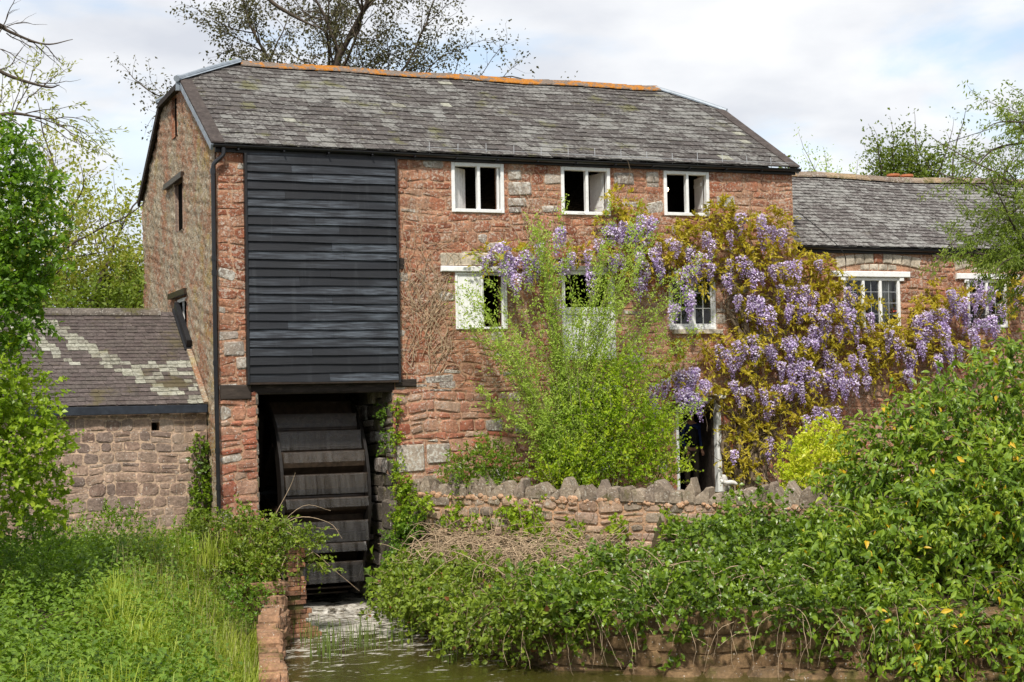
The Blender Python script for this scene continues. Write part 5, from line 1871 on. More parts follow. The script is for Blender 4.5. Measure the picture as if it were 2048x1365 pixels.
def nettles(n, m, region, cond, hh=(.35, .8), L=.125, W=.072):
    B = scatter(n, *region, cond)
    lean = rng.normal(size=(n, 3)) * .16
    lean[:, 2] = 1 - .5 * sstep((B[:, 1] + 6) / 4)
    h = rng.uniform(*hh, n) * (.62 + .5 * sstep(.5 + .35 * (np.sin(B[:, 0] * 2.3 + 1) + np.sin(B[:, 1] * 1.9 + B[:, 0]))))
    t = np.linspace(.18, 1.0, m)
    pts = B[:, None] + lean[:, None] * (h[:, None, None] * t[None, :, None])
    az = rng.uniform(0, 2 * PI, n)[:, None] + np.arange(m)[None] // 2 * (PI / 2) + (np.arange(m)[None] % 2) * PI + rng.normal(size=(n, m)) * .25
    A = np.stack([np.cos(az), np.sin(az), np.full_like(az, -.12) + rng.normal(size=az.shape) * .25], -1)
    s = (1.15 - .55 * t)[None] * rng.uniform(.75, 1.2, (n, m))
    N = np.array([0, 0, 1.]) + rng.normal(size=(n * m, 3)) * .2
    return curled(pts.reshape(-1, 3), A.reshape(-1, 3), N, L * s.ravel(), W * s.ravel(), droop=.3)


def blades(B, h, w, lean=.35, droop=.4):
    n = len(B)
    az = rng.uniform(0, 2 * PI, n)
    d = np.stack([np.cos(az), np.sin(az), np.zeros(n)], 1)
    sd_ = np.stack([-np.sin(az), np.cos(az), np.zeros(n)], 1) * (w / 2)[:, None]
    ln = rng.uniform(.1, 1, n)[:, None] * lean * h[:, None]
    z = np.array([0, 0, 1.])
    p1 = B + d * ln * .25 + z * h[:, None] * .5
    p2 = B + d * ln * .7 + z * h[:, None] * .85
    p3 = B + d * ln * (1 + droop) + z * h[:, None] * (1 - droop * .3)
    V = np.stack([B - sd_, B + sd_, p1 - sd_ * .85, p1 + sd_ * .85, p2 - sd_ * .55, p2 + sd_ * .55, p3], 1).reshape(-1, 3)
    k = np.arange(n)[:, None] * 7
    T = np.concatenate([k + np.array([[a, b, c]]) for a, b, c in ((0, 1, 3), (0, 3, 2), (2, 3, 5), (2, 5, 4), (4, 5, 6))], 1).reshape(-1, 3)
    return V, T


left = lambda P, sd: (sd > .25) & (P[:, 0] < 1.2) & (P[:, 1] < .6)
c1 = lambda P, sd: left(P, sd) & (sd > .9) & patchy(P, 1.9, .4, -.55)
V, T = joinVT([nettles(2600, 12, (-6.5, -.4, -19, .3), c1, (.45, 1.0)), nettles(700, 12, (-3.2, -1.0, -6, .0), lambda P, sd: left(P, sd) & (sd > .8), (.5, 1.0)), nettles(700, 10, (-4.8, -1.9, -16, -9), lambda P, sd: left(P, sd) & (sd > .7), (.35, .8))])
tag(npmesh('nettle_bed', V, T, LM['nettle']), 'dense bed of green nettles on the left bank', 'nettles', kind='stuff')
V, T = shoots([(-3.3, -2.2, 1.9, .5, .6, .35), (-2.1, -1.2, 1.95, .6, .5, .4), (-1.6, -3.4, 1.75, .4, .5, .3), (-2.7, -4.6, 1.7, .5, .6, .35)], 420, 10, .3, .07, .035, upv=.8)
tag(npmesh('cow_parsley', V, T, LM['nettle'] if False else LM['privet']), 'fine leaved green weeds among the nettles under the stone wall', 'weeds', kind='stuff')
c2 = lambda P, sd: left(P, sd)
B = scatter(4200, -6.5, .8, -17, -1.5, lambda P, sd: c2(P, sd) & ((sd < 2.2) | patchy(P, 1.9, .4, .3) ^ True) & ((sd < 2.4) | patchy(P, 2.7, 2.4, .6)))
g1 = blades(B, rng.uniform(.25, .6, len(B)), rng.uniform(.008, .016, len(B)), .5)
B = scatter(7500, -3.6, .6, -13, -2.0, lambda P, sd: left(P, sd) & (sd < 2.1))
g2_ = blades(B, rng.uniform(.3, .8, len(B)), rng.uniform(.011, .022, len(B)), .6, .55)
V, T = joinVT([g1, g2_])
tag(npmesh('grass', V, T, LM['grass']), 'long lush grass along the left bank', 'grass', kind='stuff')
B = scatter(650, -3.0, .5, -9, -1.0, lambda P, sd: left(P, sd) & (sd < 2.4) & (sd > .3))
V, T = blades(B, rng.uniform(.7, 1.15, len(B)), rng.uniform(.004, .008, len(B)), .35, .25)
tag(npmesh('seed_grass', V, T, LM['seedgrass']), 'dry seeding grass stalks standing along the bank edge', 'grass', kind='stuff')
# bramble scramble at the pier corner
bush('bramble_bush', 'bramble tumbling over the brick pier and bank wall left of the wheel', (.1, -1.5, 1.2),
     [(-.55, -1.6, 1.75, .5, .45, .4), (.0, -1.9, 1.85, .55, .45, .42), (.5, -2.3, 1.75, .5, .4, .38), (.85, -2.6, 1.72, .32, .3, .26), (.1, -2.5, 1.45, .5, .35, .35), (-.3, -2.8, 1.2, .5, .4, .35), (1.2, -2.45, 1.45, .2, .25, .42), (.25, -3.0, 1.15, .3, .2, .2)],
     900, 9, .36, .07, .05, LM['bramble'], upv=.45, outw=.7, wob=.7, grav=.35, stem=M['deadstem'], stem_every=5, shell=.45,
     extra=[([(.3, -1.9, 1.6), (.9, -2.2, 2.1), (1.5, -2.3, 2.0), (1.75, -2.3, 1.7)], .008, .003), ([(.2, -2, 1.7), (1.0, -2.4, 1.6), (1.6, -2.5, 1.1), (2.0, -2.5, .75)], .008, .003), ([(.6, -1.6, 2.0), (.95, -1.6, 2.6), (1.05, -1.7, 2.9)], .007, .003),
            ([(.5, -1.9, 1.8), (1.1, -2.0, 2.3), (1.6, -2.1, 2.2)], .007, .003), ([(.1, -2.3, 1.5), (.5, -2.6, 1.2), (.7, -2.6, .7)], .007, .003), ([(.7, -2.0, 1.9), (1.3, -2.1, 1.9), (1.75, -2.1, 1.85)], .006, .003)])
bush('bank_bush', 'small dark bush on the bank face behind the orange wall', (-.5, -3.2, .9), [(-.35, -3.4, .85, .4, .35, .4), (-.75, -4.2, .7, .4, .4, .35)], 230, 9, .24, .055, .036, LM['darktree'], shell=.45)
bush('wall_ivy', 'ivy climbing the outbuilding wall beside the black downpipe', (-.2, .8, 1.6), [(-.2, .84, 3.2, .17, .06, .4), (-.18, .84, 2.6, .22, .07, .5), (-.2, .82, 2.0, .26, .1, .4)], 260, 6, .12, .07, .06, LM['ivy'], upv=-.1, outw=1.0, flat=.2, wob=.6, cat='ivy', extra=[([(-.2, .8, 1.4), (-.18, .85, 2.6), (-.22, .86, 3.5)], .03, .008)])

# reeds in the water
for i, (x, y, n, rad) in enumerate(((1.0, -3.6, 60, .28), (1.55, -4.1, 55, .3), (.75, -4.7, 45, .25), (2.2, -4.3, 22, .2), (2.35, -6.2, 14, .1), (1.75, -3.4, 24, .2))):
    B = np.column_stack([rng.normal(x, rad * .6, n), rng.normal(y, rad, n), np.full(n, -.05)])
    o = npmesh('reed_clump', *blades(B, rng.uniform(.28, .62, n), rng.uniform(.010, .018, n), .28, .1), LM['reed'])
    tag(o, ['dense reed clump nearest the brick pier', 'dense reed clump in mid stream before the wheel', 'reed clump beside the orange bank rocks', 'thin reed clump right of the dense ones in the stream',
            'lone reed tuft in open olive water', 'thin reed clump closest to the white foam'][i], 'reeds', 'reed clumps in the mill stream')
# ------------------------------------------------------------------ wisteria on the wall
RAC = [(10.14,7.24),(9.83,6.74),(10.09,6.82),(10.56,6.86),(10.62,7.40),(10.36,7.09),(10.03,6.29),(9.73,5.99),(11.07,6.98),(11.40,7.06),(11.48,6.93),(11.66,6.76),(11.83,6.68),(10.99,6.64),(12.28,6.90),(12.51,6.94),(12.65,6.94),(12.06,6.84),(13.24,6.97),(11.24,6.18),(11.59,6.18),(11.55,6.03),(11.73,6.14),(11.94,5.95),(11.85,5.80),(12.53,5.99),(12.36,6.42),(12.63,6.38),(12.77,6.42),(12.99,6.42),(13.22,6.27),(13.44,5.99),(12.85,6.15),(13.12,5.95),(13.29,5.80),(13.47,5.72),(12.93,5.95),(13.81,6.03),(13.65,6.15),(14.10,6.39),(14.23,6.23),(14.60,5.80),(14.08,5.88),(13.15,5.52),(13.33,5.52),(13.42,5.44),(13.84,5.52),(13.96,5.64),(14.23,5.52),(14.54,5.52),(11.13,5.19),(11.26,5.22),(11.43,5.11),(11.57,5.30),(11.61,5.07),(11.96,5.10),(12.03,5.03),(12.46,5.25),(12.64,5.29),(12.55,5.18),(12.91,5.25),(13.09,5.21),(11.07,4.88),(11.27,4.92),(10.73,5.11),(10.86,5.00),(13.50,4.97),(13.59,4.93),(14.36,5.08),(14.10,4.85),(14.37,4.75),(14.76,5.00),(12.22,4.73),(12.53,4.67),(12.71,4.71),(12.81,4.82),(12.96,4.74),(13.16,4.51),(13.39,4.47),(13.53,4.54),(13.72,4.66),(13.75,4.34),(13.89,4.32),(13.61,4.31),(13.99,4.58),(14.15,4.45),(14.43,4.37),(15.55,4.51),(9.82,4.59),(9.99,4.55),(10.12,4.63),(9.72,4.26),(9.93,4.14),(10.01,3.99),(10.14,3.99),(10.32,4.36),(10.45,4.32),(11.01,4.31),(11.18,4.16),(11.40,4.19),(11.75,4.14),(12.11,4.22),(12.29,4.21),(12.52,4.29),(12.65,4.28),(11.95,3.87),(12.79,3.54),(13.23,3.71),(13.39,3.67),(13.64,3.72),(11.94,3.09),(11.08,2.83),(15.11,5.44),(15.34,5.24),(15.53,5.19),(15.67,4.99),(15.76,4.95),(15.92,5.35),(16.02,5.43),(16.26,5.31),(15.96,5.15),(16.55,5.15),(16.79,5.10),(17.04,5.06),(16.44,4.86),(16.78,4.84),(15.98,5.76),(16.08,5.80),(15.83,5.67),(16.18,5.84),(16.38,5.88),(16.58,5.92),(16.67,5.88),(16.52,5.59),(16.61,5.51),(16.92,5.98),(17.02,6.00),(16.74,6.32),(16.89,6.32),(16.98,6.24),(17.13,6.16),(17.23,6.08),(17.32,5.79),(17.53,6.25),(17.74,6.33),(17.99,6.33),(18.09,6.37),(17.35,5.43),(17.66,5.67),(17.81,5.67),(18.02,5.75),(18.21,5.55),(18.31,6.02),(17.60,6.57),(18.86,6.44),(17.49,5.22),(5.73,7.24),(5.81,7.13),(5.62,7.09),(5.38,6.95),(5.88,6.99),(6.04,6.92),(5.76,6.81),(5.84,6.70),(6.20,7.07),(6.31,6.99),(6.51,6.87),(6.56,7.23),(7.04,7.55),(6.23,6.63),(5.99,6.59),(6.97,6.13),(7.10,6.90),(7.67,7.12),(7.92,7.35),(7.66,6.64),(7.23,7.04),(8.20,7.02),(8.28,6.95),(8.45,7.06),(8.91,7.33),(8.86,7.07),(9.11,7.15),(9.28,6.96),(8.98,6.88),(9.35,6.77),(8.85,6.54),(8.54,7.62),(8.71,7.66),(8.21,7.58),(9.62,7.38),(9.71,7.31),(10.09,7.20),(9.82,6.70),(10.03,6.82),(10.20,6.78),(10.06,6.25),(9.67,5.99),(9.63,4.52),(9.88,4.48),(10.06,4.59),(9.88,4.22),(9.75,4.18),(10.00,4.10),(10.13,4.06),(9.21,4.30),(9.38,4.38),(8.99,4.12),(9.15,3.86),(7.02,7.58),(8.22,7.68),(8.09,7.61),(8.46,7.72),(8.63,7.62),(8.92,7.88),(9.09,7.78),(9.21,7.82),(11.09,7.59),(11.36,7.98),(11.84,7.88),(11.91,7.72),(12.15,7.69),(12.37,7.65),(10.50,7.54)]
FOL = [(8.55,8.39,0.33),(8.42,8.02,0.35),(8.83,8.03,0.31),(10.15,7.79,0.37),(10.65,8.02,0.40),(11.02,8.14,0.43),(11.52,8.09,0.43),(10.39,7.52,0.42),(11.01,7.59,0.45),(11.63,7.55,0.43),(12.41,8.00,0.39),(12.39,7.56,0.44),(12.12,7.11,0.46),(9.78,7.51,0.36),(9.41,7.29,0.36),(12.77,7.12,0.42),(11.49,7.00,0.45),(10.86,6.99,0.42),(10.13,6.98,0.37),(13.15,7.02,0.39),(13.55,7.02,0.37),(12.36,6.56,0.46),(11.59,6.34,0.43),(13.13,6.46,0.47),(13.66,6.46,0.45),(14.06,6.47,0.37),(12.86,5.90,0.52),(12.21,5.79,0.46),(13.51,5.79,0.50),(14.17,5.90,0.45),(11.58,5.68,0.40),(14.71,6.13,0.32),(11.19,5.25,0.38),(11.81,5.24,0.43),(12.58,5.13,0.49),(13.35,5.12,0.50),(14.15,5.23,0.48),(14.69,5.45,0.41),(10.81,4.93,0.32),(11.42,4.70,0.43),(12.18,4.64,0.46),(13.07,4.57,0.50),(13.86,4.56,0.45),(14.54,4.89,0.40),(15.10,5.45,0.38),(15.36,5.11,0.38),(15.79,5.68,0.42),(16.21,5.79,0.39),(15.38,5.68,0.27),(16.05,5.22,0.42),(16.60,5.21,0.39),(16.65,6.37,0.37),(16.92,6.14,0.37),(16.22,6.14,0.31),(17.17,5.32,0.37),(17.73,5.09,0.37),(17.50,6.37,0.29),(18.21,6.26,0.29),(18.80,6.50,0.38),(18.94,6.14,0.44),(10.30,4.39,0.34),(10.78,4.22,0.37),(11.28,4.16,0.35),(9.69,4.40,0.29),(12.03,4.04,0.41),(12.80,4.02,0.41),(13.44,3.79,0.34),(12.66,3.58,0.36),(11.77,3.66,0.30),(11.50,3.18,0.38),(11.11,2.75,0.35),(11.74,2.84,0.38),(12.01,3.27,0.36),(11.26,3.40,0.30),(11.48,2.52,0.35),(9.16,6.97,0.31),(8.81,7.28,0.29),(8.11,7.37,0.26),(7.53,7.15,0.23),(6.84,7.04,0.23),(6.28,7.14,0.20),(5.84,7.23,0.20),(5.45,7.12,0.18),(10.36,6.66,0.30),(9.51,6.65,0.24),(8.57,6.85,0.26),(9.18,7.50,0.26),(10.08,5.26,0.27),(9.58,4.83,0.24),(14.93,4.66,0.38),(15.61,4.42,0.39),(10.57,5.25,0.25)]
STEMS = [[(11.44, 2.25), (11.33, 2.96), (11.51, 3.72), (11.35, 4.49), (11.53, 5.25), (11.2, 6.02), (11.31, 6.57), (10.82, 6.73)], [(11.56, 2.24), (11.78, 3.06), (11.67, 3.82), (11.89, 4.7), (11.66, 5.58), (11.43, 6.24), (11.38, 6.68), (11.01, 6.84), (10.45, 6.8), (9.72, 6.9), (8.64, 6.97), (7.48, 7.06), (6.45, 7.05), (5.62, 7.09)], [(11.31, 2.25), (11.02, 2.97), (11.23, 3.62), (10.87, 4.06), (10.38, 4.18), (9.76, 3.92), (9.15, 3.77)], [(11.64, 2.62), (12.17, 3.37), (12.64, 4.02), (13.44, 4.79), (14.25, 5.29), (15.34, 5.34), (16.3, 5.16), (17.29, 5.21), (17.88, 5.8), (18.34, 6.51)], [(11.58, 2.95), (12.37, 3.7), (13.15, 4.01), (14.21, 4.11)], [(11.31, 6.46), (11.7, 7.01), (11.47, 7.67), (11.1, 7.99)], [(11.42, 5.8), (12.19, 6.24), (12.98, 6.69), (13.64, 6.87)], [(11.63, 4.59), (12.41, 5.14), (12.82, 5.8), (13.75, 6.14), (14.55, 6.25)], [(15.33, 5.11), (15.04, 4.6), (14.75, 4.1)], [(17.29, 5.21), (16.71, 4.87), (16.41, 4.41)], [(12.64, 4.02), (12.4, 4.69), (12.22, 5.25)], [(9.72, 6.9), (9.13, 7.41), (8.67, 7.93), (8.56, 8.36)], [(13.44, 4.79), (12.93, 5.13), (12.56, 5.69)]]
wi = plant('wisteria', 'old wisteria in full lilac bloom trained across the mill and wing front', 'wisteria', (11.5, -.3, 2.05))
tb = Tubes()
for i, s in enumerate(STEMS):
    P = smooth_path([(x, -.14 - .06 * math.sin(k * 1.7 + i), z) for k, (x, z) in enumerate(s)], 7)
    r0 = (.075, .08, .06, .06, .045)[i] if i < 5 else .035
    P[:, 0] += .05 * np.sin(P[:, 2] * 5 + i)
    if s[0][1] < 2.4:
        P[0, 2] = 2.0
    tb.add(P, np.linspace(r0, r0 * .35, len(P)), 7)
    if i < 4:
        Q = P + np.stack([.09 * np.sin(np.arange(len(P)) * .8 + i), -.05 * np.cos(np.arange(len(P)) * .8), np.zeros(len(P))], 1)
        tb.add(Q, np.linspace(r0 * .6, r0 * .2, len(P)), 6)
r_ = np.random.default_rng(6)
for k in range(150):       # bare twining canes at the foot and between the leaves
    s = STEMS[r_.integers(0, len(STEMS))]
    x, z = s[r_.integers(0, len(s))]
    p = np.array([x + r_.normal() * .15, -.1 - r_.random() * .15, z])
    d = np.array([r_.normal() * .8, -.1, r_.normal() * .6 + .3])
    P = [p]
    for q in range(7):
        d = unit(d + r_.normal(size=3) * .35)
        d[1] *= .4
        P.append(P[-1] + d * .14)
    P = np.array(P)
    P[:, 1] = np.minimum(P[:, 1], -.05)
    tb.add(P, np.linspace(.012, .004, len(P)), 4)
for k in range(34):
    x = r_.uniform(11.0, 13.0)
    pts = [(x, -.15 - r_.random() * .2, 2.0), (x + r_.normal() * .2, -.2, 2.7), (x + r_.normal() * .3, -.2, 3.4), (x + r_.normal() * .5, -.15, 4.1)]
    P = smooth_path(pts, 4)
    tb.add(P, np.linspace(.02, .007, len(P)), 5)
tb.build('trunk', M['bark_pale'], wi)
sh = []
for x, z, r in FOL:
    if z < 3.1 and r_.random() < .5:
        continue
    n = int(16 * (r / .35) ** 1.5) + 5
    sh.append(shoots([(x, -.34, z, r * .85, .26, r * .6)], n, 9, .30, .115, .05, upv=.25, outw=.75, wob=.5, grav=.5, shell=.5, lf=.45, flat=.8, droop=.3, sv=(.5, 1.25)))
npmesh('foliage', *joinVT(sh), LM['wisteria'], wi)
# racemes: hanging cones of small petals, three kinds shared by all
RM = []
for v in range(4):
    n = 170
    t = (np.arange(n) + .5) / n
    ln = (.34, .42, .30, .38)[v]
    rad = .080 * np.sqrt(rng.uniform(.25, 1, n)) * np.minimum(1, (1 - t) * 1.5 + .10) * np.minimum(1, t * 8 + .4)
    az = np.arange(n) * 2.399 + v
    P = np.stack([np.cos(az) * rad, np.sin(az) * rad, -t * ln], 1) * (1 + rng.normal(size=(n, 1)) * .12)
    A = np.stack([np.cos(az), np.sin(az), np.full(n, -.5)], 1) + rng.normal(size=(n, 3)) * .45
    s = rng.uniform(.034, .058, n) * (1.1 - .5 * t)
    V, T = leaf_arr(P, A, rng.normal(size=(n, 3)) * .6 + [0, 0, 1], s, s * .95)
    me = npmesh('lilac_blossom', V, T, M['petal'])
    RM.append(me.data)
    bpy.data.objects.remove(me)
r_ = np.random.default_rng(44)
NR = 0


def raceme(x, y, z, s):
    global NR
    o = bpy.data.objects.new('lilac_blossom', RM[r_.integers(0, 4)])
    COL.objects.link(o)
    o.parent = wi
    o.location = (x - 11.5, y + .3, z - 2.05)
    o.rotation_euler = (r_.normal() * .15, r_.normal() * .15, r_.uniform(0, 6.28))
    o.scale = (s * r_.uniform(.85, 1.15), s * r_.uniform(.85, 1.15), s * r_.uniform(.85, 1.25))
    NR += 1


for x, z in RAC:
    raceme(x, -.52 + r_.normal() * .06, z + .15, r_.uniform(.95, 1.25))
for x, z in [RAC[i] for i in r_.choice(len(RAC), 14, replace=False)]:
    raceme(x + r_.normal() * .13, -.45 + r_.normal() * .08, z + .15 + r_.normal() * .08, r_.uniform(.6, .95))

# withered creeper stems on the wall left of the windows
tb = Tubes()
for k in range(95):
    p = np.array([r_.normal(4.15, .3), -.045, r_.uniform(4.6, 6.4)])
    if r_.random() < .22:
        p = np.array([r_.normal(6.9, .3), -.045, r_.uniform(6.9, 8.2)])
    d = np.array([r_.normal() * .3, 0, 1.])
    P = [p]
    for q in range(int(r_.uniform(8, 22))):
        d = unit(d + np.array([r_.normal() * .45, 0, r_.normal() * .25 + .08]))
        n_ = P[-1] + d * .13
        n_[1] = -.045 + .015 * math.sin(q * 1.3 + k)
        if n_[2] > 9.0 or any(h[0] - .03 < n_[0] < h[1] + .03 and h[2] - .03 < n_[2] < h[3] + .03 for h in HL):
            break
        P.append(n_)
    if len(P) > 3:
        tb.add(np.array(P), np.linspace(.008, .003, len(P)), 3)
cr = plant('withered_creeper', 'leafless creeper stems clinging to the stone right of the black boards', 'creeper', (4.2, -.05, 4.6))
tb.build('stems', M['deadstem'], cr)

# ------------------------------------------------------------------ shrubs in the yard
wl = plant('young_willow', 'tall airy pale green willow sapling before the white loading door', 'shrub', (6.7, -1.3, 2.05))
tb = Tubes()
r_ = np.random.default_rng(19)
Ps, As = [], []
for k in range(60):
    tx = r_.uniform(4.6, 9.8)
    top = 8.3 - .55 * abs(tx - 7.4) ** 1.35 + r_.normal() * .25
    tz = r_.uniform(3.7, max(4.9, top)) if r_.random() < .6 else max(4.3, top - r_.random() * .5)
    b = np.array([6.75 + r_.normal() * .18, -1.3 + r_.normal() * .12, 2.0])
    e = np.array([tx, -1.15 + r_.normal() * .35, tz])
    mid = b + (e - b) * .45 + np.array([(b[0] - e[0]) * .12, 0, .25])
    P = smooth_path([b, mid, e], 8)
    tb.add(P, np.linspace(.016, .003, len(P)), 4)
    for q in range(3, len(P)):
        for c in range(3):
            d = unit((P[q] - P[q - 1]) + r_.normal(size=3) * .14)
            ln = r_.uniform(.25, .6)
            n = 8
            S = P[q] + d[None] * (np.linspace(0, ln, n)[:, None]) + np.array([0, 0, 1]) * (np.linspace(0, 1, n)[:, None] ** 2) * .08
            if c == 0:
                tb.add(S[::3], np.linspace(.003, .0015, len(S[::3])), 3)
            m_ = 15
            tt = r_.random(m_)
            Ps.append(P[q] + d[None] * (tt * ln)[:, None] + r_.normal(size=(m_, 3)) * .03)
            As.append(d[None] * .7 + r_.normal(size=(m_, 3)) * .6)
P, A = np.concatenate(Ps), np.concatenate(As)
npmesh('foliage', *leaf_arr(P, A, r_.normal(size=P.shape) * .6 + [-.1, -.4, .7], r_.uniform(.04, .085, len(P)), r_.uniform(.022, .038, len(P))), LM['willow'], wl)
tb.build('stems', M['greenstem'], wl)
bush('lime_bush', 'dense yellow green bush behind the coping stones before the ground floor', (7.6, -1.7, 2.05),
     [(7.4, -1.7, 3.0, 1.1, .6, .75), (8.3, -1.7, 2.8, .85, .6, .6), (6.7, -1.7, 2.7, .7, .5, .5), (7.6, -1.7, 3.7, 1.0, .6, .6), (7.8, -1.7, 4.5, .5, .5, .5), (8.6, -1.7, 3.5, .5, .5, .5), (8.75, -1.8, 2.6, .3, .4, .3), (6.1, -1.7, 2.6, .4, .4, .35)],
     1350, 11, .50, .065, .038, LM['limebush'], upv=.7, outw=.55, wob=.55, grav=.05, shell=.6, sv=(.5, 1.4), stem=M['greenstem'], stem_every=4,
     extra=[([(7.5, -1.7, 2.0), (7.4 + q * .4, -1.7, 3.2), (7.5 + q * .7, -1.7, 4.6)], .025, .006) for q in (-1, -.5, 0, .6, 1.2)])
bush('green_bush', 'low rounded glossy bush left of the lime bush behind the coping', (5.1, -.95, 2.05), [(5.1, -.95, 2.85, .62, .45, .55), (4.65, -.8, 2.65, .35, .4, .4), (5.5, -1.1, 2.6, .45, .4, .4)],
     420, 10, .26, .075, .034, LM['privet'], upv=.55, shell=.4, extra=[([(5.1, -.9, 2.0), (5.1, -.95, 2.9)], .03, .01)])
bush('golden_shrub', 'bright golden yellow shrub behind the coping right of the door', (11.0, -3.6, 2.05), [(10.8, -3.6, 2.85, .5, .45, .5), (11.35, -3.5, 3.05, .5, .45, .5), (10.55, -3.8, 2.5, .35, .35, .35), (11.7, -3.4, 2.7, .35, .4, .4)],
     430, 10, .3, .085, .052, LM['gold'], upv=.6, shell=.4, extra=[([(11.0, -3.6, 2.0), (11.0, -3.6, 3.0)], .03, .01)])

# ------------------------------------------------------------------ brambles and ivy over the wall foot
def along(t, f):
    """point on the bank between the retaining wall (f=0) and the garden wall (f=1)"""
    A = np.array([(3.42, -.6), (3.0, -3.6), (3.5, -7.7), (6.1, -9.4), (9, -11.2)])
    B = np.array([(4.0, -.5), (6.0, -2.7), (7.8, -4.6), (9.3, -6.3), (12, -8.9)])
    i = min(int(t * 4), 3)
    q = t * 4 - i
    a = A[i] + (A[i + 1] - A[i]) * q
    b = B[i] + (B[i + 1] - B[i]) * q
    return a + (b - a) * f


def bank_ells(ts, fs, z0, z1, r, jit=.15):
    out = []
    for t in ts:
        for f in fs:
            p = along(t, f) + rng.normal(size=2) * jit
            out.append((p[0], p[1], z0 + (z1 - z0) * f + rng.normal() * .12, r * rng.uniform(.6, 1.25), r * rng.uniform(.6, 1.25), r * rng.uniform(.5, .85)))
    return out


bush('bramble_thicket', 'broad bramble thicket spilling to the water right of the wheel race', (3.9, -4, .9),
     bank_ells(np.linspace(.06, .52, 9), (-.08,), .76, .76, .58) + bank_ells((.08, .14, .2), (.3,), .9, 1.0, .5) + bank_ells((.24, .34, .42, .5), (.16,), .9, 1.0, .5) + bank_ells(np.linspace(.36, .5, 3), (.5,), 1.1, 1.2, .45) + [(3.0, -2.4, .7, .4, .6, .4), (3.1, -5, .55, .4, .8, .4), (3.5, -7.3, .5, .45, .5, .4), (3.9, -7.9, .8, .5, .4, .35)],
     2200, 10, .44, .085, .062, LM['bramble'], upv=.35, outw=.7, wob=.6, grav=.4, shell=.3, sv=(.45, 1.35), fn=curled, stem=M['deadstem'], stem_every=7, flat=.8)
bush('wall_bramble', 'long mixed bramble and ivy mass under the right half of the garden wall', (7, -7.4, 1.1),
     bank_ells(np.linspace(.48, .88, 9), (-.08,), 1.22, 1.2, .5) + bank_ells(np.linspace(.48, .88, 9), (.25,), 1.25, 1.3, .66) + bank_ells(np.linspace(.62, .90, 6), (.5, .85), 1.2, 1.75, .68) + [(*rm(u, 0, .22)[:2], z, .14, .14, h) for u, z, h in ((8.6, .55, .4), (9.3, .7, .25), (9.9, .5, .4), (10.3, .72, .25), (10.9, .6, .35), (11.6, .7, .3), (12.2, .55, .4), (12.9, .7, .3), (13.4, .6, .3))],
     2700, 10, .40, .095, .07, LM['ivy'], upv=.3, outw=.75, wob=.6, grav=.3, shell=.3, sv=(.4, 1.35), fn=curled, stem=M['deadstem'], stem_every=7, flat=.7)
bush('trailing_vine', 'bright green vine strands hanging down the pale left part of the garden wall', (5.2, -2.0, 1.8),
     [(*(lambda p: (p[0] - .1, p[1] - .08))(gm(u, 0, .12)[:2]), z, .16, .12, h) for u, z, h in ((1.2, 1.9, .3), (1.75, 1.75, .25), (2.35, 2.05, .25), (2.6, 1.75, .4), (2.95, 1.9, .35), (3.05, 1.5, .4), (3.7, 1.7, .22), (.55, 2.15, .2), (4.6, 1.8, .2), (5.6, 1.85, .18))],
     230, 8, .2, .085, .066, LM['hazel'], upv=-.4, outw=.7, flat=.3, shell=.6, cat='vine')
# dry stems lying on the slope
ds = plant('dead_brambles', 'heap of dry tan bramble canes lying between the green thickets', 'brambles', (4.7, -4.2, 1.3))
tb = Tubes()
r_ = np.random.default_rng(51)
for k in range(900):
    if r_.random() < .72:
        c = along(r_.uniform(.05, .44), r_.uniform(.35, .85))
    else:
        c = along(r_.uniform(.04, .8), r_.uniform(-.02, .95))
    z = 1.22 + .42 * r_.random()
    p = np.array([c[0], c[1], z])
    d = unit(np.array([r_.normal() - .5, -.6 + r_.normal() * .6, r_.normal() * .35]))
    P = [p]
    L_ = r_.uniform(.08, .15)
    for q in range(8):
        d = unit(d + r_.normal(size=3) * .22 + [0, 0, -.09])
        P.append(P[-1] + d * L_)
    tb.add(np.array(P), np.linspace(.010, .004, 9), 3)
for k in range(120):      # long canes hanging down to the water
    c = along(r_.uniform(.1, .98), r_.uniform(-.12, .05))
    p = np.array([c[0], c[1], r_.uniform(.7, 1.15)])
    d = unit(np.array([-.35 + r_.normal() * .4, -.5 + r_.normal() * .3, .1]))
    P = [p]
    for q in range(9):
        d = unit(d + r_.normal(size=3) * .16 + [0, 0, -.25])
        P.append(P[-1] + d * .11)
    P = np.array(P)
    P[:, 2] = np.maximum(P[:, 2], .02)
    tb.add(P, np.linspace(.006, .0025, 10), 3)
tb.build('stems', M['deadstem'], ds)
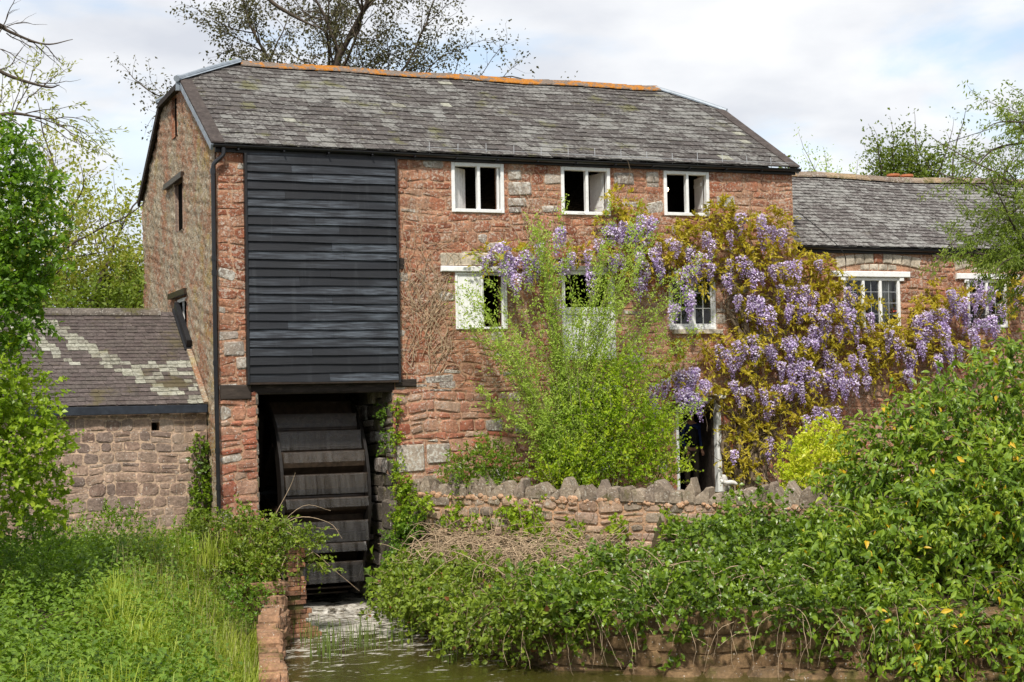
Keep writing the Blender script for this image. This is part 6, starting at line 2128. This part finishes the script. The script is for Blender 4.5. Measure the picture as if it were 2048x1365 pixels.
# ivy strip up the pit jamb, leafy plant at its foot
bush('jamb_ivy', 'bright ivy climbing the right jamb of the wheel pit', (3.5, -.1, 1.2),
     [(3.56, -.08, 4.0, .06, .06, .3), (3.53, -.08, 3.5, .08, .06, .35), (3.54, -.1, 3.0, .10, .08, .3), (3.6, -.16, 2.5, .16, .12, .3), (3.75, -.2, 2.3, .25, .14, .25), (3.55, -.25, 1.9, .2, .16, .35)],
     330, 6, .14, .06, .05, LM['hazel'], upv=-.2, outw=.9, flat=.3, cat='ivy', shell=.6, extra=[([(3.5, -.1, 1.2), (3.52, -.08, 2.8), (3.56, -.06, 4.2)], .02, .006)])
bush('jamb_fern_ivy', 'dark ivy and moss clump on the stones below the bright jamb ivy', (3.5, -.4, .9),
     [(3.5, -.35, 1.5, .28, .2, .3), (3.4, -.55, 1.05, .25, .25, .35), (3.3, -.6, .6, .22, .25, .3), (3.75, -.5, 1.75, .3, .2, .25), (3.42, .25, 3.4, .05, .15, .35), (3.42, .3, 4.0, .05, .2, .2)], 420, 8, .18, .06, .045, LM['darktree'], upv=-.1, outw=.9, cat='ivy', flat=.4, shell=.5)
bush('burdock', 'big soft leaved plant hanging over the race beside the wheel', (3.05, -.5, .5), [(3.0, -.45, .85, .2, .12, .3), (3.1, -.5, .55, .2, .15, .25)], 26, 3, .22, .16, .14, LM['ivy'], upv=.1, outw=.8, flat=.5, cat='plant', stem=M['greenstem'], stem_every=1)

# ------------------------------------------------------------------ the great glossy hedge, right
bush('laurel_hedge', 'huge glossy leaved hedge with a few yellow leaves filling the right corner', (10, -8.6, .8),
     [(8.75, -8.0, 2.2, .6, .6, .7), (9.4, -8.3, 2.8, .8, .7, .95), (10.2, -8.4, 3.2, .9, .8, 1.05), (11.2, -8.4, 3.55, 1.0, .9, 1.2), (12.4, -8.4, 3.9, 1.1, .9, 1.3), (13.6, -8.6, 4.0, 1.1, .9, 1.4),
      (7.6, -8.7, 1.35, .7, .6, .6), (8.4, -9.2, 1.6, .9, .7, .85), (9.3, -9.6, 1.8, .9, .7, 1.0), (10.2, -9.9, 2.1, 1.0, .7, 1.2), (11.2, -10.2, 2.3, 1.0, .7, 1.3), (12.3, -10.4, 2.4, 1.0, .8, 1.4),
      (7.4, -9.6, .75, .6, .5, .4), (8.2, -10.2, .7, .8, .5, .45), (9.2, -10.8, .8, .9, .5, .5), (10.2, -11.2, .9, .9, .5, .6), (11.2, -11.6, 1.0, .9, .5, .7), (8.3, -11.3, .55, .7, .4, .45), (9.3, -11.9, .5, .7, .4, .45), (10.3, -12.3, .55, .8, .4, .5), (7.5, -10.7, .75, .55, .4, .35), (8.1, -11.2, .4, .6, .35, .4), (9.6, -12.1, .3, .7, .4, .35)],
     4700, 9, .52, .148, .058, LM['hedge'], upv=.25, outw=.75, wob=.5, grav=.45, shell=.30, lup=-.4, lf=.6, flat=.6, stem_every=6, stem_r=.007, stem=M['bark_pale'], cat='hedge', droop=.35, fn=curled, sv=(.35, 1.4))

# ------------------------------------------------------------------ small things
# person standing in the doorway, dark against the dark room
def skin(name, pts, edges, rads, mat, parent=None, sub=1):
    me = bpy.data.meshes.new(name)
    me.from_pydata(pts, edges, [])
    o = bpy.data.objects.new(name, me)
    COL.objects.link(o)
    me.materials.append(mat)
    if parent:
        o.parent = parent
    sk = o.modifiers.new('skin', 'SKIN')
    sk.use_smooth_shade = True
    for v, r in zip(me.skin_vertices[0].data, rads):
        v.radius = (r, r) if not hasattr(r, '__len__') else r
    me.skin_vertices[0].data[0].use_root = True
    if sub:
        s = o.modifiers.new('subdivision', 'SUBSURF')
        s.levels = s.render_levels = sub
    return o


pm_skin = simple('skin', (.36, .19, .13), .55, .08, 6)
pm_blue = simple('dark_blue_jacket', (.012, .022, .085), .8, .15, 8)
pm_black = simple('black_waistcoat', (.008, .008, .010), .8, .15, 8)
pm_khaki = simple('brown_trousers', (.07, .055, .038), .85, .15, 8)
pm_hair = simple('grey_hair', (.12, .10, .09), .8, .2, 20)
pp = thing('person', 'person in blue sleeves, black waistcoat and brown trousers standing inside the doorway', 'person', (10.62, .66, 2.07))
B = [(0, 0, .95), (0, 0, 1.12), (0, -.01, 1.32), (0, 0, 1.46), (0, -.01, 1.54), (0, -.03, 1.64), (0, -.03, 1.74),
     (-.19, 0, 1.42), (-.25, -.02, 1.14), (-.20, -.12, .90), (.19, 0, 1.42), (.25, -.02, 1.14), (.20, -.12, .90),
     (-.10, 0, .90), (-.11, -.02, .50), (-.11, .02, .10), (-.12, -.13, .05), (.10, 0, .90), (.11, -.02, .50), (.11, .02, .10), (.12, -.13, .05)]
Ed = [(0, 1), (1, 2), (2, 3), (3, 4), (4, 5), (5, 6), (3, 7), (7, 8), (8, 9), (3, 10), (10, 11), (11, 12), (0, 13), (13, 14), (14, 15), (15, 16), (0, 17), (17, 18), (18, 19), (19, 20)]
Rd = [.13, .12, .14, .10, .055, .085, .075, .065, .05, .035, .065, .05, .035, .09, .065, .045, .04, .09, .065, .045, .04]
for sx, w in ((-1, 9), (1, 12)):          # palm, four unequal fingers and a thumb on each hand
    wp = np.array(B[w])
    k = len(B)
    B.append(tuple(wp + (-.01 * sx, -.06, -.05)))
    Ed.append((w, k))
    Rd.append(.026)
    for f, (ox, ln) in enumerate(((-.024, .06), (-.008, .068), (.009, .062), (.024, .05))):
        a = np.array(B[k]) + (ox, -.025, -.03)
        b = a + (0, .0 + .01, -ln)
        B += [tuple(a), tuple(b)]
        Ed += [(k, len(B) - 2), (len(B) - 2, len(B) - 1)]
        Rd += [.010, .008]
    a = np.array(B[k]) + (-.035 * sx, -.02, .0)
    B += [tuple(a), tuple(a + (-.01 * sx, -.02, -.035))]
    Ed += [(k, len(B) - 2), (len(B) - 2, len(B) - 1)]
    Rd += [.011, .009]
skin('body', B, Ed, Rd, pm_skin, pp)
J = [(0, 0, .92), (0, 0, 1.12), (0, -.01, 1.32), (0, 0, 1.45), (0, -.005, 1.50), (-.19, 0, 1.42), (-.25, -.02, 1.14), (-.205, -.105, .93), (.19, 0, 1.42), (.25, -.02, 1.14), (.205, -.105, .93)]
skin('jacket', J, [(0, 1), (1, 2), (2, 3), (3, 4), (3, 5), (5, 6), (6, 7), (3, 8), (8, 9), (9, 10)], [.15, .145, .165, .12, .07, .085, .066, .052, .085, .066, .052], pm_blue, pp)
skin('waistcoat', [(0, -.01, .90), (0, -.01, 1.12), (0, -.02, 1.32), (0, -.01, 1.44)], [(0, 1), (1, 2), (2, 3)], [.168, .163, .183, .13], pm_black, pp)
skin('trousers', [(0, 0, .98), (-.10, 0, .88), (-.11, -.02, .50), (-.11, .02, .08), (.10, 0, .88), (.11, -.02, .50), (.11, .02, .08)], [(0, 1), (1, 2), (2, 3), (0, 4), (4, 5), (5, 6)], [.15, .105, .08, .07, .105, .08, .07], pm_khaki, pp)
hd = MB()
th = np.linspace(0, PI / 2, 6)
for i, t in enumerate(th):
    pass
V = [(.094 * math.cos(t) * math.cos(a), -.02 + .105 * math.cos(t) * math.sin(a) + .01, 1.70 + .13 * math.sin(t) - (.05 if math.sin(a) > 0 else 0) * math.cos(t)) for t in th for a in np.linspace(0, 2 * PI, 15)[:-1]]
F = [(14 * i + j, 14 * i + (j + 1) % 14, 14 * (i + 1) + (j + 1) % 14, 14 * (i + 1) + j) for i in range(5) for j in range(14)]
h_ = mesh('hair', V, F, pm_hair, None, True)
h_.parent = pp
fc = MB()
fc.add([(-.012, -.115, 1.66), (.012, -.115, 1.66), (0, -.142, 1.655), (0, -.112, 1.70)], [(0, 2, 3), (2, 1, 3), (0, 1, 2)])
f_ = fc.build('nose', pm_skin)
f_.parent = pp

# lit bulb inside the top right window
lb = thing('light_bulb', 'small glowing bulb hanging inside the top right open window', 'light bulb', (10.32, .9, 8.800))
mb = MB()
mb.tube([(10.32, .9, 8.740), (10.32, .9, 8.760), (10.32, .9, 8.785), (10.32, .9, 8.810), (10.32, .9, 8.830)], [.006, .018, .024, .018, .010], 12)
mb.build('bulb', M['bulb'], lb, True)
mb = MB()
mb.tube([(10.32, .9, 8.830), (10.32, .9, 9.3)], .006, 5)
mb.tube([(10.32, .9, 8.825), (10.32, .9, 8.870)], .016, 8)
mb.build('flex', M['cable'], lb)

# white glazed ornament lying on the coping near the door
oo = thing('cat_ornament', 'white reclining animal ornament set on the coping beside the door', 'ornament', (8.1, -4.7, 2.45))
ax = np.array([.7, -.65, 0]) / np.linalg.norm([.7, -.65])
cpt = np.array([8.28, -4.88, 2.50])
pt = lambda u, z: tuple(cpt + ax * u + np.array([0, 0, z]) - np.array((8.1, -4.7, 2.45)))
bd = skin('body', [pt(.0, .06), pt(.09, .075), pt(.18, .07), pt(.24, .03), pt(-.06, .10), pt(-.085, .135)], [(0, 1), (1, 2), (2, 3), (0, 4), (4, 5)], [.042, .048, .042, .016, .03, .027], M['ornament'], oo)
em = MB()
for s in (-1, 1):
    q = np.array(pt(-.09 + .012 * s, .16))
    em.add([q + (-.014, -.012, 0), q + (.014, -.012, 0), q + (0, .012, 0), q + (0, 0, .04)], [(0, 1, 3), (1, 2, 3), (2, 0, 3)])
e_ = em.build('ears', M['ornament'])
e_.parent = oo
o2 = thing('shell_ornament', 'white oval ornament leaning upright behind the reclining one', 'ornament', (8.36, -4.75, 2.6))
ov = [(.055 * math.cos(t), .11 * math.sin(t)) for t in np.linspace(0, 2 * PI, 13)[:-1]]
s2 = mesh('shell', *stone_geo(ov, .03, lambda u, v, d: (u + .3 * v * -.6, -d, v), np.random.default_rng(1), .03), M['ornament'], None, True)
s2.parent = o2

# overhead cables
cb = MB()
cb.tube(smooth_path([(24.6, 10, 11.75), (27, 9.5, 12.5), (34, 8, 14.6)], 8), .012, 5)
tag(cb.build('overhead_cable', M['cable']), 'upper thin black cable crossing the sky toward the right tree', 'cable', 'overhead cables')
cb = MB()
cb.tube(smooth_path([(24.9, 10, 11.3), (28, 9.5, 12.0), (34, 8, 13.5)], 8), .008, 5)
tag(cb.build('overhead_cable', M['cable']), 'lower fainter cable crossing the sky beside the right tree', 'cable', 'overhead cables')
cb = MB()
cb.tube(smooth_path([(13.02, -.05, 8.3), (13.6, -.3, 7.75), (14.1, -.32, 7.3), (14.3, -.1, 6.95)], 8), .009, 5)
tag(cb.build('service_cable', M['cable']), 'thin black cable slanting from mill corner across the wing roof', 'cable')
